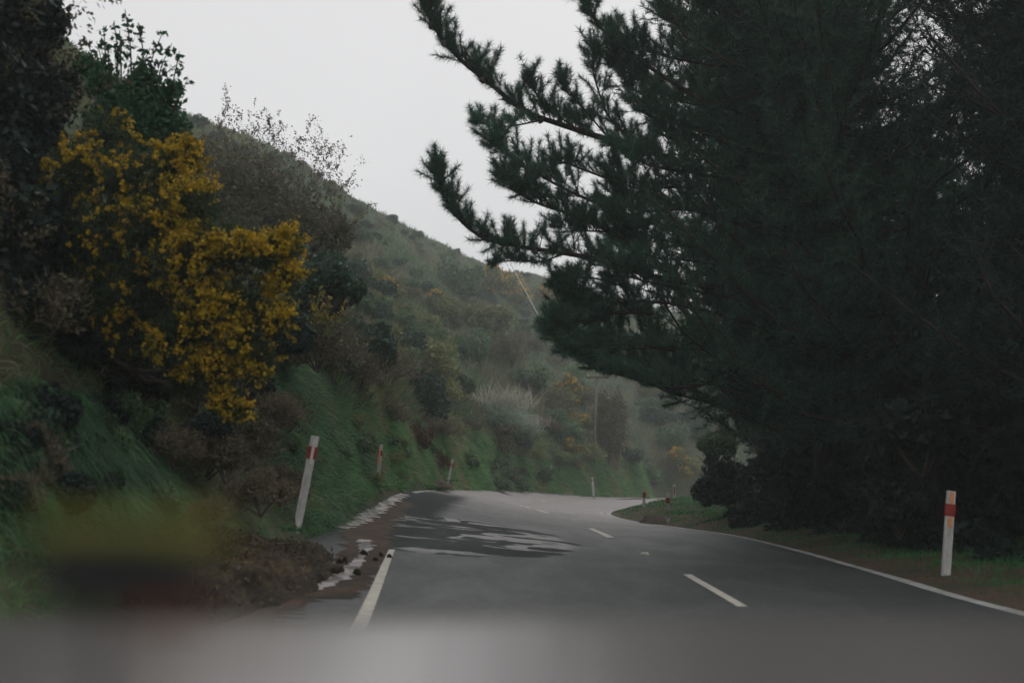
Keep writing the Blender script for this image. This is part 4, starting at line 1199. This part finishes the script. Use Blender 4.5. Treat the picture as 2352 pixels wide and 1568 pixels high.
# ------------------------------------------------------------------ guide posts
def guide_post(px, py, d, h, lean_x, lean_y, w, lab, surf, mat='post', band=(.74, .86), bandfull=True, strip_=None, mark=None, rz=0, point=False, th=.05, sink=.25, stain=None):
    w *= .9
    p = W(px, py, d)
    t = thing('guide_post', p, lab, 'guide post'); t.rotation_euler = (lean_y, lean_x, rz)
    b = MB()
    z0 = -sink
    def seg(za, zb, wa, wb):
        b.add([(i * (wb if k > 0 else wa) / 2, j * th / 2, (zb if k > 0 else za)) for k in (-1, 1) for j in (-1, 1) for i in (-1, 1)],
              [(0, 2, 3, 1), (4, 5, 7, 6), (0, 1, 5, 4), (2, 6, 7, 3), (0, 4, 6, 2), (1, 3, 7, 5)])
    if point:
        v = [(w * .12, -th / 2, -.06), (w * .28, -th / 2, -.06), (w / 2, -th / 2, .06), (w / 2, -th / 2, h), (-w / 2, -th / 2, h), (-w / 2, -th / 2, .14)]
        v = v + [(a, th / 2, c) for a, _, c in v]
        n_ = 6
        b.add(v, [tuple(range(n_)), tuple(range(2 * n_ - 1, n_ - 1, -1))] + [(i, n_ + i, n_ + (i + 1) % n_, (i + 1) % n_) for i in range(n_)])
    else:
        seg(z0, h, w * 1.02, w)
    o = b.build('post', M[mat], t)
    bv = o.modifiers.new('edge', 'BEVEL'); bv.width = .006; bv.segments = 2
    if band:
        b = MB(); za, zb = band[0] * h, band[1] * h
        b.box((0, 0, (za + zb) / 2), (w + .012, th + .012, zb - za)); b.build('red_band', M['red'], t)
    for (z1, z2, x, ww, mt, nm) in (strip_ or []):
        b = MB(); b.box((x, -th / 2 - .009, (z1 + z2) / 2 * h), (ww, .012, (z2 - z1) * h)); b.build(nm, M[mt], t)
    if stain:
        b = MB(); b.box((0, 0, h * (stain[0] + stain[1]) / 2), (w * 1.03 + .004, th + .004, h * (stain[1] - stain[0]))); b.build('algae_stain', M['post_dirty'], t)
    return t
guide_post(682, 1213, 12.6, 1.11, .165, -.03, .105, 'tall white guide post with a red band, leaning out of the mud heap', None, band=(.75, .885), point=True,
           strip_=[(.70, .97, .012, .032, 'white_reflector', 'reflector')])
guide_post(866, 1116, 26, 1.02, .08, 0, .105, 'white guide post with an amber reflector strip in front of the steep grass bank', None, band=(.73, .86), rz=.3,
           strip_=[(.55, .95, -.022, .045, 'orange', 'reflector')])
guide_post(1030, 1103, 44, .92, .27, 0, .11, 'crooked leaning guide post beside the fallen orange soil', None, band=(.66, .8), rz=.9, strip_=[(.6, .8, -.03, .05, 'orange', 'reflector')])
guide_post(1363.5, 1139, 76, 1.36, -.06, 0, .17, 'white guide post on the outside of the bend below the power pole', None, band=(.78, .9), strip_=[(.74, .98, 0, .06, 'white_reflector', 'reflector')])
guide_post(1478, 1171, 45, .86, .06, 0, .13, 'short red banded guide post at the tip of the inner verge', None, band=(.62, .88), th=.06, strip_=[(.88, .99, .03, .03, 'orange', 'reflector')])
guide_post(1535, 1201, 36, 1.06, 0, 0, .135, 'greenish weathered guide post with a red band on the inner verge', None, band=(.63, .80), th=.06, stain=(.18, .62))
guide_post(1548, 1146, 62, .86, .05, 0, .17, 'farthest guide post with a narrow red reflector, beyond the inner verge', None, band=None, strip_=[(.35, .85, 0, .085, 'red', 'reflector')])
guide_post(2172, 1322, 14.1, 1.12, .125, 0, .125, 'closest guide post, white with a red band and amber strips, before the dark wood', None, band=(.70, .845),
           strip_=[(.855, .985, 0, .05, 'orange', 'reflector'), (.57, .69, 0, .05, 'orange', 'reflector')])
rgp = np.random.default_rng(64)
TPp, k_ = [], 0
for o_ in [o for o in bpy.data.objects if o.name.startswith('guide_post')]:
    x0, y0, z0_ = o_.location
    sc_ = max(1.0, y0 / 22)
    for _ in range(150):
        TPp.append((x0 + rgp.normal() * .13 * sc_, y0 + rgp.normal() * .12 * sc_, z0_ - .03))
TPp = np.array(TPp); Dp = unit(np.array([0, 0, 1]) + rgp.normal(size=TPp.shape) * .45)
vv, ff = blades(TPp, Dp, rgp.uniform(.06, .20, len(TPp)), np.clip(TPp[:, 1] * .0006, .008, .04), rgp, .5, 3)
tag(mk('post_foot_grass', vv, ff, M['verge_grass']), kind='stuff')
# raised pavement marker
h_ = hit(road_bvh, 1481, 1273)
mkr = thing('road_stud', h_, 'white raised road stud on the centre line between two dashes', 'road stud')
b = MB(); b.box((0, 0, .02), (.16, .12, .045), .7); b.build('body', M['paint'], mkr)
b = MB(); b.box((0, -.058, .022), (.12, .012, .022)); b.build('reflector', M['white_reflector'], mkr)

# ------------------------------------------------------------------ the car's own bonnet and the little box on it, out of focus
car = thing('car', (0, 0, 0), 'out of focus grey car bonnet along the bottom edge', 'car')
nx, ny = 40, 30
V = []
for j in range(ny):
    y = -.05 + 1.37 * j / (ny - 1)
    for i in range(nx):
        x = -1.0 + 2.0 * i / (nx - 1)
        z = .946 + .068 * max(y, 0) - .02 * abs(x) ** 3.5
        if y > 1.08: z -= .09 * ((y - 1.08) / .24) ** 2.2
        V.append((x, y, z))
F = [(i + j * nx, i + 1 + j * nx, i + 1 + (j + 1) * nx, i + (j + 1) * nx) for j in range(ny - 1) for i in range(nx - 1)]
o = mk('bonnet', V, F, M['car'], car, True); sd = o.modifiers.new('thick', 'SOLIDIFY'); sd.thickness = .02; sd.offset = -1
for s_ in (-1, 1):
    b = MB(); b.box((s_ * .99, .65, .68), (.06, 1.2, .42)); o = b.build('wing', M['car'], car); bv = o.modifiers.new('r', 'BEVEL'); bv.width = .025; bv.segments = 3
    b = MB(); b.box((s_ * .66, 1.34, .70), (.42, .10, .14)); o = b.build('headlight', M['glass'], car); bv = o.modifiers.new('r', 'BEVEL'); bv.width = .03; bv.segments = 3
    b = MB(); a_ = np.linspace(-.11, .11, 5); b.tube(np.stack([a_ + s_ * .84, a_ * 0 + .75, a_ * 0 + .33], 1), [.29, .33, .33, .33, .29], 28)
    w_ = b.build('wheel', M['car_dark'], car, True)
b = MB(); b.box((0, 1.38, .42), (1.86, .2, .34)); o = b.build('bumper', M['car'], car); bv = o.modifiers.new('r', 'BEVEL'); bv.width = .05; bv.segments = 4
b = MB()
for q in range(5): b.box((0, 1.36, .64 + q * .032), (.84, .05, .012))
b.build('grille', M['car_dark'], car)

bp_ = np.array([-.1815, .50, .982])
bx_ = thing('dash_box', bp_, 'blurred dark box with olive yellow top standing close at the bottom', 'box')
b = MB(); b.tube([(-.01, 0, 0), (-.01, 0, .12)], .003, 8); b.build('stem', M['car_dark'], bx_)
b = MB(); b.box((0, 0, .131), (.074, .03, .032)); o = b.build('case', M['car_dark'], bx_); bv = o.modifiers.new('r', 'BEVEL'); bv.width = .008; bv.segments = 4
b = MB(); b.box((.002, 0, .1515), (.080, .026, .009)); o = b.build('rim', M['yellow'], bx_); bv = o.modifiers.new('r', 'BEVEL'); bv.width = .002; bv.segments = 3
b = MB(); b.box((.033, 0, .149), (.020, .028, .012)); o = b.build('button', M['yellow_bright'], bx_); bv = o.modifiers.new('r', 'BEVEL'); bv.width = .003; bv.segments = 3
b = MB(); b.box((.022, -.002, .113), (.030, .028, .008)); b.build('lower_edge', M['maroon'], bx_)

# ------------------------------------------------------------------ mist
hz = MB(); hz.box((0, 95, 22), (460, 300, 50))
hm = bpy.data.materials.new('mist'); hm.use_nodes = True
hn, hl = hm.node_tree.nodes, hm.node_tree.links
hn.remove(hn['Principled BSDF'])
pv = hn.new('ShaderNodeVolumePrincipled')
pv.inputs['Color'].default_value = (.90, .97, .95, 1); pv.inputs['Density'].default_value = .0017; pv.inputs['Anisotropy'].default_value = .2
hl.new(pv.outputs[0], hn['Material Output'].inputs['Volume'])
o = hz.build('haze', hm); o['kind'] = 'stuff'

for L in PROTOS.values():      # a prototype nobody placed must not stay at the origin
    for k, r in enumerate(L):
        if r.get('label') is None:
            for c in list(r.children): bpy.data.objects.remove(c)
            bpy.data.objects.remove(r)
